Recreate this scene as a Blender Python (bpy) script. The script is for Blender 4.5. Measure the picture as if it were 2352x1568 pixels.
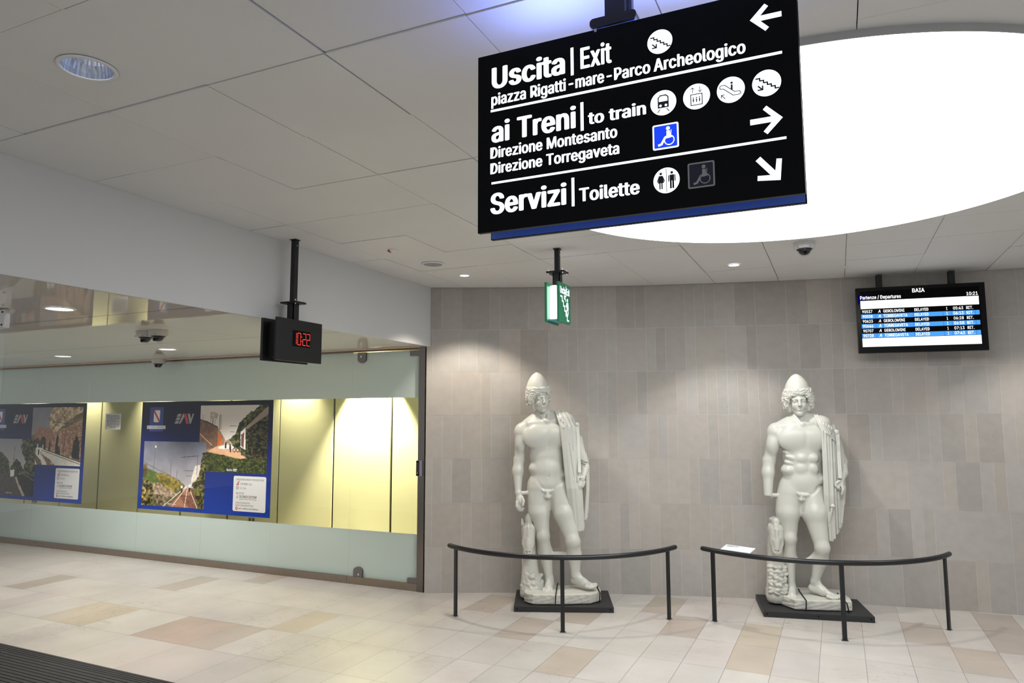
import bpy, bmesh, math, random, os
import numpy as np
from mathutils import Vector, Matrix

for o in list(bpy.data.objects):
    bpy.data.objects.remove(o, do_unlink=True)
S = bpy.context.scene
COL = S.collection

# ------------------------------------------------------------------ camera
CZ, HC = 1.7643, 3.1143            # eye height, ceiling height (m)
YAW, PITCH, ROLL, FPX = math.radians(-24.6906), math.radians(6.0724), math.radians(-0.1483), 1618.32
def camera_axes():
    cy, sy, cp, sp = math.cos(YAW), math.sin(YAW), math.cos(PITCH), math.sin(PITCH)
    f = Vector((sy*cp, cy*cp, sp)); r = Vector((cy, -sy, 0)); u = r.cross(f)
    cr, sr = math.cos(ROLL), math.sin(ROLL)
    return r*cr+u*sr, u*cr-r*sr, f
cr_, cu_, cf_ = camera_axes()
cam_data = bpy.data.cameras.new('camera')
cam = bpy.data.objects.new('camera', cam_data)
COL.objects.link(cam)
cam.matrix_world = Matrix(((cr_.x, cu_.x, -cf_.x, 0), (cr_.y, cu_.y, -cf_.y, 0), (cr_.z, cu_.z, -cf_.z, CZ), (0, 0, 0, 1)))
cam_data.sensor_width = 36.0
cam_data.lens = 36.0*FPX/2352.0
cam_data.clip_start = 0.05
S.camera = cam

# ------------------------------------------------------------------ world, exposure
world = bpy.data.worlds.new('hall'); S.world = world; world.use_nodes = True
world.node_tree.nodes['Background'].inputs[0].default_value = (0.93, 0.97, 1.0, 1)
world.node_tree.nodes['Background'].inputs[1].default_value = 0.46
S.view_settings.view_transform = 'Standard'
S.view_settings.look = 'None'
S.view_settings.gamma = 1.0
S.view_settings.use_curve_mapping = False
S.view_settings.exposure = 0.5
S.cycles.max_bounces = 10
S.cycles.transparent_max_bounces = 16
S.cycles.sample_clamp_indirect = 6.0
S.cycles.caustics_reflective = False
S.cycles.caustics_refractive = False
S.cycles.use_denoising = True
DISC_L = 4.2          # radiance of the round luminous ceiling panel
DOWN_W = 58.0         # watts of the small downlights over the statues
SOFFIT_W = 105.0
WASH_W = 90.0         # warm wall washers inside the glazed room

# ------------------------------------------------------------------ helpers
def lin(c):
    c = c/255.0
    return c/12.92 if c <= 0.04045 else ((c+0.055)/1.055)**2.4
def rgb(r, g, b):
    return (lin(r), lin(g), lin(b), 1.0)
MATS = {}
def mat(name, col=(0.8, 0.8, 0.8, 1), rough=0.5, metal=0.0, spec=0.5, emit=None, es=0.0, noise=None, bump=None, attr=None, coat=0.0):
    """Principled material; noise=(scale, amount), bump=(scale, strength), attr=colour attribute name"""
    if name in MATS: return MATS[name]
    m = bpy.data.materials.new(name); m.use_nodes = True
    nt = m.node_tree; N = nt.nodes; L = nt.links
    b = N['Principled BSDF']
    b.inputs['Base Color'].default_value = col
    b.inputs['Roughness'].default_value = rough
    b.inputs['Metallic'].default_value = metal
    b.inputs['Specular IOR Level'].default_value = spec
    b.inputs['Coat Weight'].default_value = coat
    if emit:
        b.inputs['Emission Color'].default_value = emit
        b.inputs['Emission Strength'].default_value = es
    src = None
    if attr:
        a = N.new('ShaderNodeAttribute'); a.attribute_name = attr; src = a.outputs['Color']
    tc = None
    if noise or bump:
        tc = N.new('ShaderNodeTexCoord')
    if noise:
        nz = N.new('ShaderNodeTexNoise'); nz.inputs['Scale'].default_value = noise[0]; nz.inputs['Detail'].default_value = 6
        L.new(tc.outputs['Object'], nz.inputs['Vector'])
        mr = N.new('ShaderNodeMapRange'); mr.inputs[1].default_value = 0.3; mr.inputs[2].default_value = 0.7
        mr.inputs[3].default_value = 1-noise[1]; mr.inputs[4].default_value = 1+noise[1]
        L.new(nz.outputs[0], mr.inputs[0])
        mx = N.new('ShaderNodeMix'); mx.data_type = 'RGBA'; mx.blend_type = 'MULTIPLY'; mx.inputs[0].default_value = 1.0
        if src: L.new(src, mx.inputs[6])
        else: mx.inputs[6].default_value = col
        L.new(mr.outputs[0], mx.inputs[7]); src = mx.outputs[2]
    if src: L.new(src, b.inputs['Base Color'])
    if bump:
        nb = N.new('ShaderNodeTexNoise'); nb.inputs['Scale'].default_value = bump[0]; nb.inputs['Detail'].default_value = 5
        L.new(tc.outputs['Object'], nb.inputs['Vector'])
        bp = N.new('ShaderNodeBump'); bp.inputs['Strength'].default_value = bump[1]; bp.inputs['Distance'].default_value = 0.004
        L.new(nb.outputs[0], bp.inputs['Height']); L.new(bp.outputs[0], b.inputs['Normal'])
    MATS[name] = m
    return m
def emitter(name, col, strength):
    if name in MATS: return MATS[name]
    m = bpy.data.materials.new(name); m.use_nodes = True
    nt = m.node_tree; nt.nodes.clear()
    e = nt.nodes.new('ShaderNodeEmission'); e.inputs[0].default_value = col; e.inputs[1].default_value = strength
    o = nt.nodes.new('ShaderNodeOutputMaterial'); nt.links.new(e.outputs[0], o.inputs[0])
    MATS[name] = m
    return m

OFF = {}
def tag(o, label=None, cat=None, group=None, kind=None):
    if label: o['label'] = label
    if cat: o['category'] = cat
    if group: o['group'] = group
    if kind: o['kind'] = kind
    return o
def thing(name, loc, label=None, cat=None, group=None, kind=None):
    o = bpy.data.objects.new(name, None); COL.objects.link(o)
    o.empty_display_size = 0.05
    o.location = loc; OFF[o] = Vector(loc)
    return tag(o, label, cat, group, kind)
def structure(name, loc=(0, 0, 0)):
    return thing(name, loc, kind='structure')

class MB:
    """collects geometry in world coordinates and builds ONE mesh object"""
    def __init__(self): self.v = []; self.f = []; self.c = []
    def add(self, V, F, col=None):
        n = len(self.v); self.v += [tuple(p) for p in V]
        self.f += [tuple(i+n for i in q) for q in F]
        self.c += [col]*len(F)
        return self
    def frame_box(self, O, X, Y, Z, lo, hi, col=None):
        O, X, Y, Z = map(Vector, (O, X, Y, Z))
        V = [O+X*x+Y*y+Z*z for z in (lo[2], hi[2]) for y in (lo[1], hi[1]) for x in (lo[0], hi[0])]
        return self.add(V, [(0, 2, 3, 1), (4, 5, 7, 6), (0, 1, 5, 4), (2, 6, 7, 3), (0, 4, 6, 2), (1, 3, 7, 5)], col)
    def box(self, lo, hi, col=None):
        return self.frame_box((0, 0, 0), (1, 0, 0), (0, 1, 0), (0, 0, 1), lo, hi, col)
    def rbox(self, O, X, Y, Z, lo, hi, r, axis=1, n=6):
        """box with corners rounded in the plane across the given axis"""
        a, b = [i for i in range(3) if i != axis]
        P = []
        for cx, cy, s in ((hi[a]-r, hi[b]-r, 0), (lo[a]+r, hi[b]-r, 1), (lo[a]+r, lo[b]+r, 2), (hi[a]-r, lo[b]+r, 3)):
            for k in range(n+1):
                t = (s+k/n)*math.pi/2; P.append((cx+r*math.cos(t), cy+r*math.sin(t)))
        O, X, Y, Z = map(Vector, (O, X, Y, Z)); E = (X, Y, Z)
        A = [O+E[a]*p[0]+E[b]*p[1]+E[axis]*lo[axis] for p in P]
        B = [O+E[a]*p[0]+E[b]*p[1]+E[axis]*hi[axis] for p in P]
        return self.loft([A, B], closed=True, caps=True)
    def loft(self, rings, closed=True, caps=False):
        n = len(rings[0]); V = [p for r in rings for p in r]; F = []
        for i in range(len(rings)-1):
            for j in range(n if closed else n-1):
                k = (j+1) % n
                F.append((i*n+j, i*n+k, (i+1)*n+k, (i+1)*n+j))
        if caps:
            F.append(tuple(reversed(range(n)))); F.append(tuple(range((len(rings)-1)*n, len(rings)*n)))
        return self.add(V, F)
    def cyl(self, p0, p1, r0, r1=None, n=24, caps=True):
        r1 = r0 if r1 is None else r1
        p0, p1 = Vector(p0), Vector(p1); d = (p1-p0).normalized()
        x = d.orthogonal().normalized(); y = d.cross(x)
        ring = lambda p, r: [p+(x*math.cos(2*math.pi*k/n)+y*math.sin(2*math.pi*k/n))*r for k in range(n)]
        return self.loft([ring(p0, r0), ring(p1, r1)], caps=caps)
    def lathe(self, prof, c, n=40, caps=False):
        c = Vector(c)
        rings = [[c+Vector((r*math.cos(2*math.pi*k/n), r*math.sin(2*math.pi*k/n), z)) for k in range(n)] for r, z in prof]
        return self.loft(rings, caps=caps)
    def tube(self, pts, r, n=14, caps=True):
        pts = [Vector(p) for p in pts]; rings = []
        up = Vector((0, 0, 1))
        for i, p in enumerate(pts):
            d = (pts[min(i+1, len(pts)-1)]-pts[max(i-1, 0)]).normalized()
            x = d.cross(up)
            x = x.normalized() if x.length > 1e-4 else d.orthogonal().normalized()
            y = x.cross(d)
            rings.append([p+(x*math.cos(2*math.pi*k/n)+y*math.sin(2*math.pi*k/n))*r for k in range(n)])
        return self.loft(rings, caps=caps)
    def prism(self, poly, vec):
        vec = Vector(vec); A = [Vector(p) for p in poly]; B = [p+vec for p in A]
        return self.loft([A, B], caps=True)
    def build(self, name, m, parent=None, smooth=False, bevel=0, label=None, attr=None, fix=True):
        me = bpy.data.meshes.new(name)
        off = OFF[parent] if parent is not None else Vector((0, 0, 0))
        me.from_pydata([tuple(Vector(p)-off) for p in self.v], [], self.f)
        if fix:
            bm = bmesh.new(); bm.from_mesh(me)
            bmesh.ops.recalc_face_normals(bm, faces=bm.faces); bm.to_mesh(me); bm.free()
        if attr:
            la = me.color_attributes.new(attr, 'FLOAT_COLOR', 'CORNER')
            data = []
            for p, c in zip(me.polygons, self.c):
                data += list(c or (1, 1, 1, 1))*p.loop_total
            la.data.foreach_set('color', data)
        me.materials.append(m)
        if smooth:
            me.polygons.foreach_set('use_smooth', [True]*len(me.polygons))
        o = bpy.data.objects.new(name, me); COL.objects.link(o)
        if smooth == 'auto':
            bm = bmesh.new(); bm.from_mesh(me)
            for e in bm.edges:
                if len(e.link_faces) == 2 and e.calc_face_angle(0) > math.radians(38): e.smooth = False
            bm.to_mesh(me); bm.free()
        if bevel:
            md = o.modifiers.new('bevel', 'BEVEL'); md.width = bevel; md.segments = 2; md.limit_method = 'ANGLE'; md.angle_limit = math.radians(40)
        if parent is not None:
            o.parent = parent
        OFF[o] = off
        if label: o['label'] = label
        return o

# lettering ---------------------------------------------------------
def load_font():
    try:
        return bpy.data.fonts.load(os.path.join(bpy.utils.system_resource('DATAFILES', path='fonts'), 'Inter.woff2'))
    except Exception:
        return None
FONT = load_font()
TXT = {}
def glyphs(body, bold=0.0, shear=0.0):
    key = (body, bold, shear)
    if key in TXT: return TXT[key]
    cu = bpy.data.curves.new('lettering', 'FONT'); cu.body = body
    if FONT: cu.font = FONT
    cu.resolution_u = 4; cu.shear = shear
    if bold: cu.space_character = 1+bold*1.2
    ob = bpy.data.objects.new('lettering', cu); COL.objects.link(ob)
    dg = bpy.context.evaluated_depsgraph_get()
    me = bpy.data.meshes.new_from_object(ob.evaluated_get(dg))
    V = np.empty(len(me.vertices)*3); me.vertices.foreach_get('co', V); V = V.reshape(-1, 3)[:, :2]
    F = [tuple(p.vertices) for p in me.polygons]
    bpy.data.objects.remove(ob); bpy.data.curves.remove(cu); bpy.data.meshes.remove(me)
    if bold and len(V):      # heavier strokes: the same outline laid down around itself
        n = len(V); W = [V]; G = list(F)
        for k in range(8):
            a = k*math.pi/4; W.append(V+np.array((math.cos(a), math.sin(a)*.3))*bold)
            G += [tuple(i+n*(k+1) for i in f) for f in F]
        V, F = np.concatenate(W), G
    TXT[key] = (V, F)
    return TXT[key]
def cap_height(bold=0.0):
    V, _ = glyphs('H', bold); return V[:, 1].max()-V[:, 1].min()
class Plane:
    """a drawing surface: origin, right, up; n points to the reader"""
    def __init__(self, O, X, Z, lift=0.0008):
        self.O, self.X, self.Z = Vector(O), Vector(X).normalized(), Vector(Z).normalized()
        self.N = self.X.cross(self.Z).normalized(); self.lift = lift
    def at(self, x, z, k=1.0): return self.O+self.X*x+self.Z*z+self.N*(self.lift*k)
    def text(self, mb, body, x0, x1, zb, zc, bold=0.0, shear=0.0, k=1.0, col=None, natural=False):
        V, F = glyphs(body, bold, shear)
        if not len(V): return mb
        n0 = len(V)//9 if bold else len(V)      # the copies of a heavy word lie a hair apart
        lo, hi = V[:, 0].min(), V[:, 0].max()
        b = min(0.0, glyphs('H', bold)[0][:, 1].min())
        sz = (zc-zb)/cap_height(bold)
        sx = sz if natural else (x1-x0)/(hi-lo)
        return mb.add([self.at(x0+(p[0]-lo)*sx, zb+(p[1]-b)*sz, k)+self.N*(3e-5*(i//n0)) for i, p in enumerate(V)], F, col)
    def poly(self, mb, pts, k=1.0, col=None):
        self.cnt = (getattr(self, 'cnt', 0)+1) % 14
        return mb.add([self.at(p[0], p[1], k)+self.N*(3e-5*self.cnt) for p in pts], [tuple(range(len(pts)))], col)
    def rect(self, mb, x0, z0, x1, z1, k=1.0, col=None):
        return self.poly(mb, [(x0, z0), (x1, z0), (x1, z1), (x0, z1)], k, col)
    def rrect(self, mb, x0, z0, x1, z1, r, k=1.0, col=None, n=6):
        P = []
        for cx, cz, s in ((x1-r, z1-r, 0), (x0+r, z1-r, 1), (x0+r, z0+r, 2), (x1-r, z0+r, 3)):
            P += [(cx+r*math.cos((s+q/n)*math.pi/2), cz+r*math.sin((s+q/n)*math.pi/2)) for q in range(n+1)]
        return self.poly(mb, P, k, col)
    def disc(self, mb, x, z, r, k=1.0, n=40, col=None):
        return self.poly(mb, [(x+r*math.cos(2*math.pi*q/n), z+r*math.sin(2*math.pi*q/n)) for q in range(n)], k, col)
    def ring(self, mb, x, z, r0, r1, k=1.0, n=32, a0=0.0, a1=2*math.pi, col=None):
        for q in range(n):
            a, b = a0+(a1-a0)*q/n, a0+(a1-a0)*(q+1)/n
            self.poly(mb, [(x+r0*math.cos(a), z+r0*math.sin(a)), (x+r1*math.cos(a), z+r1*math.sin(a)), (x+r1*math.cos(b), z+r1*math.sin(b)), (x+r0*math.cos(b), z+r0*math.sin(b))], k, col)
        return mb
    def line(self, mb, pts, w, k=1.0, col=None):
        for (a, b) in zip(pts[:-1], pts[1:]):
            d = Vector((b[0]-a[0], b[1]-a[1])); d.normalize(); n = Vector((-d.y, d.x))*w/2; e = d*w*0.35
            self.poly(mb, [(a[0]-e.x+n.x, a[1]-e.y+n.y), (a[0]-e.x-n.x, a[1]-e.y-n.y), (b[0]+e.x-n.x, b[1]+e.y-n.y), (b[0]+e.x+n.x, b[1]+e.y+n.y)], k, col)
        return mb

# the curved stone wall in plan
ACX, ACY, AR = 2.5546, -6.4001, 14.2140
def arc_y(x, d=0.0): return ACY+math.sqrt((AR+d)**2-(x-ACX)**2)
def arc_frame(x):
    """tangent (to the right) and normal (into the hall) of the wall at x"""
    n = Vector((ACX-x, ACY-arc_y(x), 0)).normalized()
    return Vector((-n.y, n.x, 0)) if -n.y > 0 else Vector((n.y, -n.x, 0)), n
def spot(name, loc, watts, angle, blend, col, radius=0.05, aim=(0, 0, -1)):
    l = bpy.data.lights.new(name, 'SPOT'); l.energy = watts; l.spot_size = math.radians(angle); l.spot_blend = blend
    l.color = col; l.shadow_soft_size = radius
    o = bpy.data.objects.new(name, l); COL.objects.link(o); o.location = loc
    o.rotation_euler = Vector(aim).to_track_quat('-Z', 'Y').to_euler()
    return o
WARM = (1.0, 0.90, 0.77)

# ================================================================== STRUCTURE
RNG = random.Random(11)
BX = -3.833                        # face of the white bulkhead
GY = 6.318                         # outer face of the glazed front
SZ = 2.492                         # underside of the glossy soffit
RY = 7.30                          # olive back wall of the glazed room

# floor: limestone slabs 30 x 60 cm, every slab its own tone
def vary(c, a, rng): 
    k = 1+rng.uniform(-a, a); return (c[0]*k, c[1]*k*(1+rng.uniform(-.012, .012)), c[2]*k*(1+rng.uniform(-.014, .014)), 1)
floor_mb = MB()
fx0, fdx, fy0, fdy = -14.396, 0.302, -3.072, 0.5988
base_tone, tan_tone, pink_tone, sand_tone = rgb(193, 188, 182), rgb(176, 166, 155), rgb(182, 166, 153), rgb(186, 175, 159)
odd = [(-3.05, 6.29, tan_tone), (-2.58, 5.66, tan_tone), (-2.38, 5.55, tan_tone), (-2.15, 6.15, tan_tone), (-1.29, 6.2, tan_tone), (-1.15, 6.16, tan_tone), (-1.62, 6.88, tan_tone),
       (-1.87, 4.98, sand_tone), (0.52, 6.9, tan_tone), (0.85, 6.38, tan_tone), (1.08, 6.91, tan_tone), (1.23, 7.17, tan_tone), (-0.66, 6.17, sand_tone), (-0.72, 5.5, sand_tone),
       (-5.25, 4.39, pink_tone), (-5.0, 4.39, pink_tone), (-4.62, 4.45, tan_tone), (-6.5, 4.3, sand_tone), (-6.2, 4.3, sand_tone), (-6.31, 5.63, tan_tone), (-5.73, 6.11, tan_tone), (-8.0, 5.1, tan_tone), (-4.2, 5.0, sand_tone)]
oddmap = {}
for x, y, c in odd: oddmap[(int((x-fx0)//fdx), int((y-fy0)//fdy))] = c
for j in range(int((9.6-fy0)/fdy)):
    i = 0
    while i < int((8.0-fx0)/fdx):
        w = 1
        x = fx0+i*fdx
        if x < -4.7 and (i+1, j) not in oddmap and (i, j) not in oddmap and RNG.random() < 0.65: w = 2
        c = oddmap.get((i, j))
        c = vary(c, 0.02, RNG) if c else vary(base_tone, 0.055, RNG)
        g = 0.0011
        x1 = fx0+(i+w)*fdx
        y0, y1 = fy0+j*fdy, fy0+(j+1)*fdy
        floor_mb.add([(x+g, y0+g, 0), (x1-g, y0+g, 0), (x1-g, y1-g, 0), (x+g, y1-g, 0)], [(0, 1, 2, 3)], c)
        i += w
X0, X1, Y0, Y1 = fx0, fx0+int((8.0-fx0)/fdx)*fdx, fy0, fy0+int((9.6-fy0)/fdy)*fdy
floor_mb.add([(X0, Y0, -.0012), (X1, Y0, -.0012), (X1, Y1, -.0012), (X0, Y1, -.0012)], [(0, 1, 2, 3)], rgb(112, 98, 84))
floor_mb.box((X0, Y0, -.12), (X1, Y1, -.01), rgb(112, 98, 84))

def stone_floor_mat():
    m = mat('limestone_floor', rough=0.33, spec=0.45, attr='tone', noise=(2.6, 0.075))
    nt = m.node_tree; N = nt.nodes; L = nt.links; b = N['Principled BSDF']
    src = b.inputs['Base Color'].links[0].from_socket
    tc = N.new('ShaderNodeTexCoord')
    mp = N.new('ShaderNodeMapping'); mp.inputs['Scale'].default_value = (1.2, 3.2, 1); L.new(tc.outputs['Object'], mp.inputs['Vector'])
    n1 = N.new('ShaderNodeTexNoise'); n1.inputs['Scale'].default_value = 3.0; n1.inputs['Detail'].default_value = 9; n1.inputs['Distortion'].default_value = 1.6; L.new(mp.outputs[0], n1.inputs['Vector'])
    # brown veins: a narrow band of the noise
    r1 = N.new('ShaderNodeValToRGB'); e = r1.color_ramp.elements
    e[0].position = 0.485; e[0].color = (0, 0, 0, 1); e[1].position = 0.515; e[1].color = (0, 0, 0, 1)
    q = e.new(0.5); q.color = (1, 1, 1, 1); L.new(n1.outputs[0], r1.inputs[0])
    n2 = N.new('ShaderNodeTexNoise'); n2.inputs['Scale'].default_value = 1.4; n2.inputs['Detail'].default_value = 3; L.new(tc.outputs['Object'], n2.inputs['Vector'])
    r2 = N.new('ShaderNodeMapRange'); r2.inputs[1].default_value = 0.47; r2.inputs[2].default_value = 0.72; r2.inputs[3].default_value = 0; r2.inputs[4].default_value = 0.75; L.new(n2.outputs[0], r2.inputs[0])
    mu = N.new('ShaderNodeMath'); mu.operation = 'MULTIPLY'; L.new(r1.outputs[0], mu.inputs[0]); L.new(r2.outputs[0], mu.inputs[1])
    mx = N.new('ShaderNodeMix'); mx.data_type = 'RGBA'; L.new(mu.outputs[0], mx.inputs[0]); L.new(src, mx.inputs[6]); mx.inputs[7].default_value = rgb(150, 120, 92)
    # pink blush of the stone
    n3 = N.new('ShaderNodeTexNoise'); n3.inputs['Scale'].default_value = 0.9; n3.inputs['Detail'].default_value = 2; L.new(tc.outputs['Object'], n3.inputs['Vector'])
    r3 = N.new('ShaderNodeMapRange'); r3.inputs[1].default_value = 0.5; r3.inputs[2].default_value = 0.8; r3.inputs[3].default_value = 0; r3.inputs[4].default_value = 0.25; L.new(n3.outputs[0], r3.inputs[0])
    m2 = N.new('ShaderNodeMix'); m2.data_type = 'RGBA'; L.new(r3.outputs[0], m2.inputs[0]); L.new(mx.outputs[2], m2.inputs[6]); m2.inputs[7].default_value = rgb(214, 190, 178)
    L.new(m2.outputs[2], b.inputs['Base Color'])
    return m
floor_mb.build('floor', stone_floor_mat(), attr='tone')['kind'] = 'structure'

# ribbed entrance mat, flush with the stone
mat_rib, mat_body = mat('mat_rubber', rgb(47, 47, 48), 0.65, noise=(60, .15)), mat('mat_metal', rgb(140, 140, 142), 0.35, 0.9)
mm = thing('entrance_mat', (-6.2, 3.2, 0), 'dark grey ribbed entrance mat let into the stone floor', 'mat')
b = MB(); ang = math.atan2(-0.024, 1.917); dx, dy = math.cos(ang), math.sin(ang)
MO, MX, MY = Vector((-6.063, 3.545, 0)), Vector((dx, dy, 0)), Vector((dy, -dx, 0))
b.frame_box(MO, MX, MY, (0, 0, 1), (-4, 0, 0.0005), (4.2, 2.2, 0.006)); b.build('mat_bed', mat('mat_bed', rgb(24, 24, 25), 0.8), mm)
b = MB(); k = 0; yy = 0.012
while yy < 2.15:
    w = 0.030 if k > 3 else 0.018
    b.frame_box(MO, MX, MY, (0, 0, 1), (-4, yy, 0.005), (4.19, yy+w, 0.0115)); yy += w+0.007; k += 1
b.build('ribs', mat_rib, mm)
b = MB()
for yy, xa, xb in ((0.118, -.3, .75), (0.265, -0.6, 0.9), (0.412, -1.0, 0.5)):
    b.frame_box(MO, MX, MY, (0, 0, 1), (xa, yy, 0.0116), (xb, yy+0.003, 0.0128))
b.build('metal_strip', mat_body, mm, label='thin bright metal strip between ribs')

# curved stone wall: seven courses of stones with pale joints
JX = [[-3.729, -3.544, -3.273, -3.177, -2.903, -2.677, -2.43, -2.253, -2.155, -2.049, -1.866, -1.762, -1.384, -1.285, -1.193, -1.095, -0.908, -0.711, -0.42, -0.22, -0.014, 0.085, 0.301, 0.602, 0.814, 1.055, 1.357],
 [-3.809, -3.565, -3.396, -3.175, -2.984, -2.707, -2.521, -2.428, -2.335, -2.142, -2.053, -1.76, -1.672, -1.575, -1.382, -1.286, -0.998, -0.807, -0.707, -0.418, -0.316, -0.12, -0.021, 0.085, 0.28, 0.377, 0.58, 0.791, 1.077, 1.277, 1.473],
 [-3.629, -3.354, -3.262, -2.986, -2.717, -2.519, -2.334, -2.239, -2.143, -2.05, -1.859, -1.761, -1.479, -1.381, -1.283, -1.193, -1.096, -0.996, -0.9, -0.805, -0.71, -0.614, -0.512, -0.41, -0.227, -0.028, 0.077, 0.168, 0.481, 0.57, 0.768, 0.865, 0.968, 1.069, 1.269, 1.372],
 [-3.715, -3.535, -3.353, -3.259, -3.078, -2.89, -2.641, -2.523, -2.333, -2.143, -2.051, -1.764, -1.672, -1.575, -1.484, -1.193, -1.096, -1.0, -0.707, -0.529, -0.277, -0.115, 0.075, 0.274, 0.37, 0.675, 0.773, 0.865, 1.061, 1.161, 1.363, 1.464],
 [-3.806, -3.716, -3.625, -3.444, -3.349, -3.073, -2.788, -2.528, -2.333, -2.235, -2.144, -1.955, -1.861, -1.766, -1.579, -1.385, -1.29, -1.1, -0.902, -0.806, -0.545, -0.295, -0.134, 0.073, 0.17, 0.472, 0.566, 0.864, 0.965, 1.164, 1.267],
 [-3.807, -3.535, -3.445, -3.262, -3.169, -2.891, -2.616, -2.427, -2.237, -2.048, -1.954, -1.859, -1.67, -1.385, -1.195, -1.092, -0.993, -0.691, -0.378, -0.169, -0.023, 0.288, 0.388, 0.58, 0.677, 0.768, 1.371],
 [-3.716, -3.539, -3.355, -3.073, -2.796, -2.638, -2.425, -2.237, -2.143, -2.051, -1.763, -1.666, -1.479, -1.291, -1.212, -0.9, -0.798, -0.455, -0.118, 0.069, 0.188, 0.48, 0.777, 1.076, 1.168, 1.371]]
st_tone = rgb(173, 168, 162)
st_dark = [(0, -3.8), (0, -3.4), (0, -1.9), (0, -1.8), (0, -0.8), (0, -0.6), (0, -0.3), (1, -2.8), (1, -1.65), (1, -0.75), (1, -0.2), (1, 1.0), (2, -2.9), (2, -1.8), (2, 0.05), (3, 0.2), (3, 1.0), (3, 1.25), (4, -3.5), (4, -0.85), (4, -0.1), (4, 1.1), (5, -2.7), (5, 0.5), (6, 0.6), (6, 0.85), (6, -1.9)]
st_dark_f = {}
wb = MB()
H7 = HC/7.0
WL, WR = -3.868, 6.2
def wall_quad(xa, xb, z0, z1, d, col):
    n = max(1, int((xb-xa)/0.12))
    for q in range(n):
        a, e = xa+(xb-xa)*q/n, xa+(xb-xa)*(q+1)/n
        wb.add([(a, arc_y(a, -d), z0), (e, arc_y(e, -d), z0), (e, arc_y(e, -d), z1), (a, arc_y(a, -d), z1)], [(0, 1, 2, 3)], col)
for ci in range(7):
    z1 = HC-ci*H7; z0 = z1-H7
    xs = [WL]+sorted(JX[ci])
    while xs[-1] < WR: xs.append(xs[-1]+RNG.choice((0.095, 0.19, 0.19, 0.285, 0.2)))
    for a, e in zip(xs[:-1], xs[1:]):
        k = 1.0+RNG.uniform(-0.055, 0.055)
        for dc, dxx in st_dark:
            if dc == ci and a < dxx < e: k = 0.89
        warm = RNG.uniform(-.02, .022)
        wall_quad(a+0.0013, e-0.0013, z0+0.0013, z1-0.0013, 0.0008, (st_tone[0]*k*(1+warm), st_tone[1]*k, st_tone[2]*k*(1-warm), 1))
wall_quad(WL, WR, 0, HC, 0, rgb(202, 196, 190))
# thickness of the wall behind the stones
n = 40
Vb = []; 
for q in range(n+1):
    x = WL+(WR-WL)*q/n; y = arc_y(x); Vb += [(x, y+0.002, 0), (x, y+0.002, HC+.1), (x, y+0.2, HC+.1), (x, y+0.2, 0)]
Fb = []
for q in range(n):
    for s in range(4): Fb.append((q*4+s, q*4+(s+1) % 4, (q+1)*4+(s+1) % 4, (q+1)*4+s))
Fb += [(0, 1, 2, 3), (n*4+3, n*4+2, n*4+1, n*4)]
wb.add(Vb, Fb, rgb(196, 190, 184))
def stone_wall_mat():
    m = mat('tuff_wall', rough=0.72, spec=0.25, attr='tone', noise=(14, 0.045))
    nt = m.node_tree; N = nt.nodes; L = nt.links; b = N['Principled BSDF']
    src = b.inputs['Base Color'].links[0].from_socket
    tc = N.new('ShaderNodeTexCoord')
    v = N.new('ShaderNodeTexVoronoi'); v.inputs['Scale'].default_value = 24; L.new(tc.outputs['Object'], v.inputs['Vector'])
    nz = N.new('ShaderNodeTexNoise'); nz.inputs['Scale'].default_value = 3.0; L.new(tc.outputs['Object'], nz.inputs['Vector'])
    th = N.new('ShaderNodeMapRange'); th.inputs[1].default_value = 0.35; th.inputs[2].default_value = 0.7; th.inputs[3].default_value = 0.02; th.inputs[4].default_value = 0.10; L.new(nz.outputs[0], th.inputs[0])
    lt = N.new('ShaderNodeMath'); lt.operation = 'LESS_THAN'; L.new(v.outputs[0], lt.inputs[0]); L.new(th.outputs[0], lt.inputs[1])
    # irregular pits: keep only some cells
    sep = N.new('ShaderNodeSeparateColor'); L.new(v.outputs[1], sep.inputs[0])
    gt = N.new('ShaderNodeMath'); gt.operation = 'GREATER_THAN'; gt.inputs[1].default_value = 0.35; L.new(sep.outputs[0], gt.inputs[0])
    mu = N.new('ShaderNodeMath'); mu.operation = 'MULTIPLY'; L.new(lt.outputs[0], mu.inputs[0]); L.new(gt.outputs[0], mu.inputs[1])
    m5 = N.new('ShaderNodeMath'); m5.operation = 'MULTIPLY'; m5.inputs[1].default_value = 0.55; L.new(mu.outputs[0], m5.inputs[0])
    mx = N.new('ShaderNodeMix'); mx.data_type = 'RGBA'; L.new(m5.outputs[0], mx.inputs[0]); L.new(src, mx.inputs[6]); mx.inputs[7].default_value = rgb(84, 76, 70)
    L.new(mx.outputs[2], b.inputs['Base Color'])
    return m
wb.build('wall_back', stone_wall_mat(), attr='tone')['kind'] = 'structure'

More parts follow.
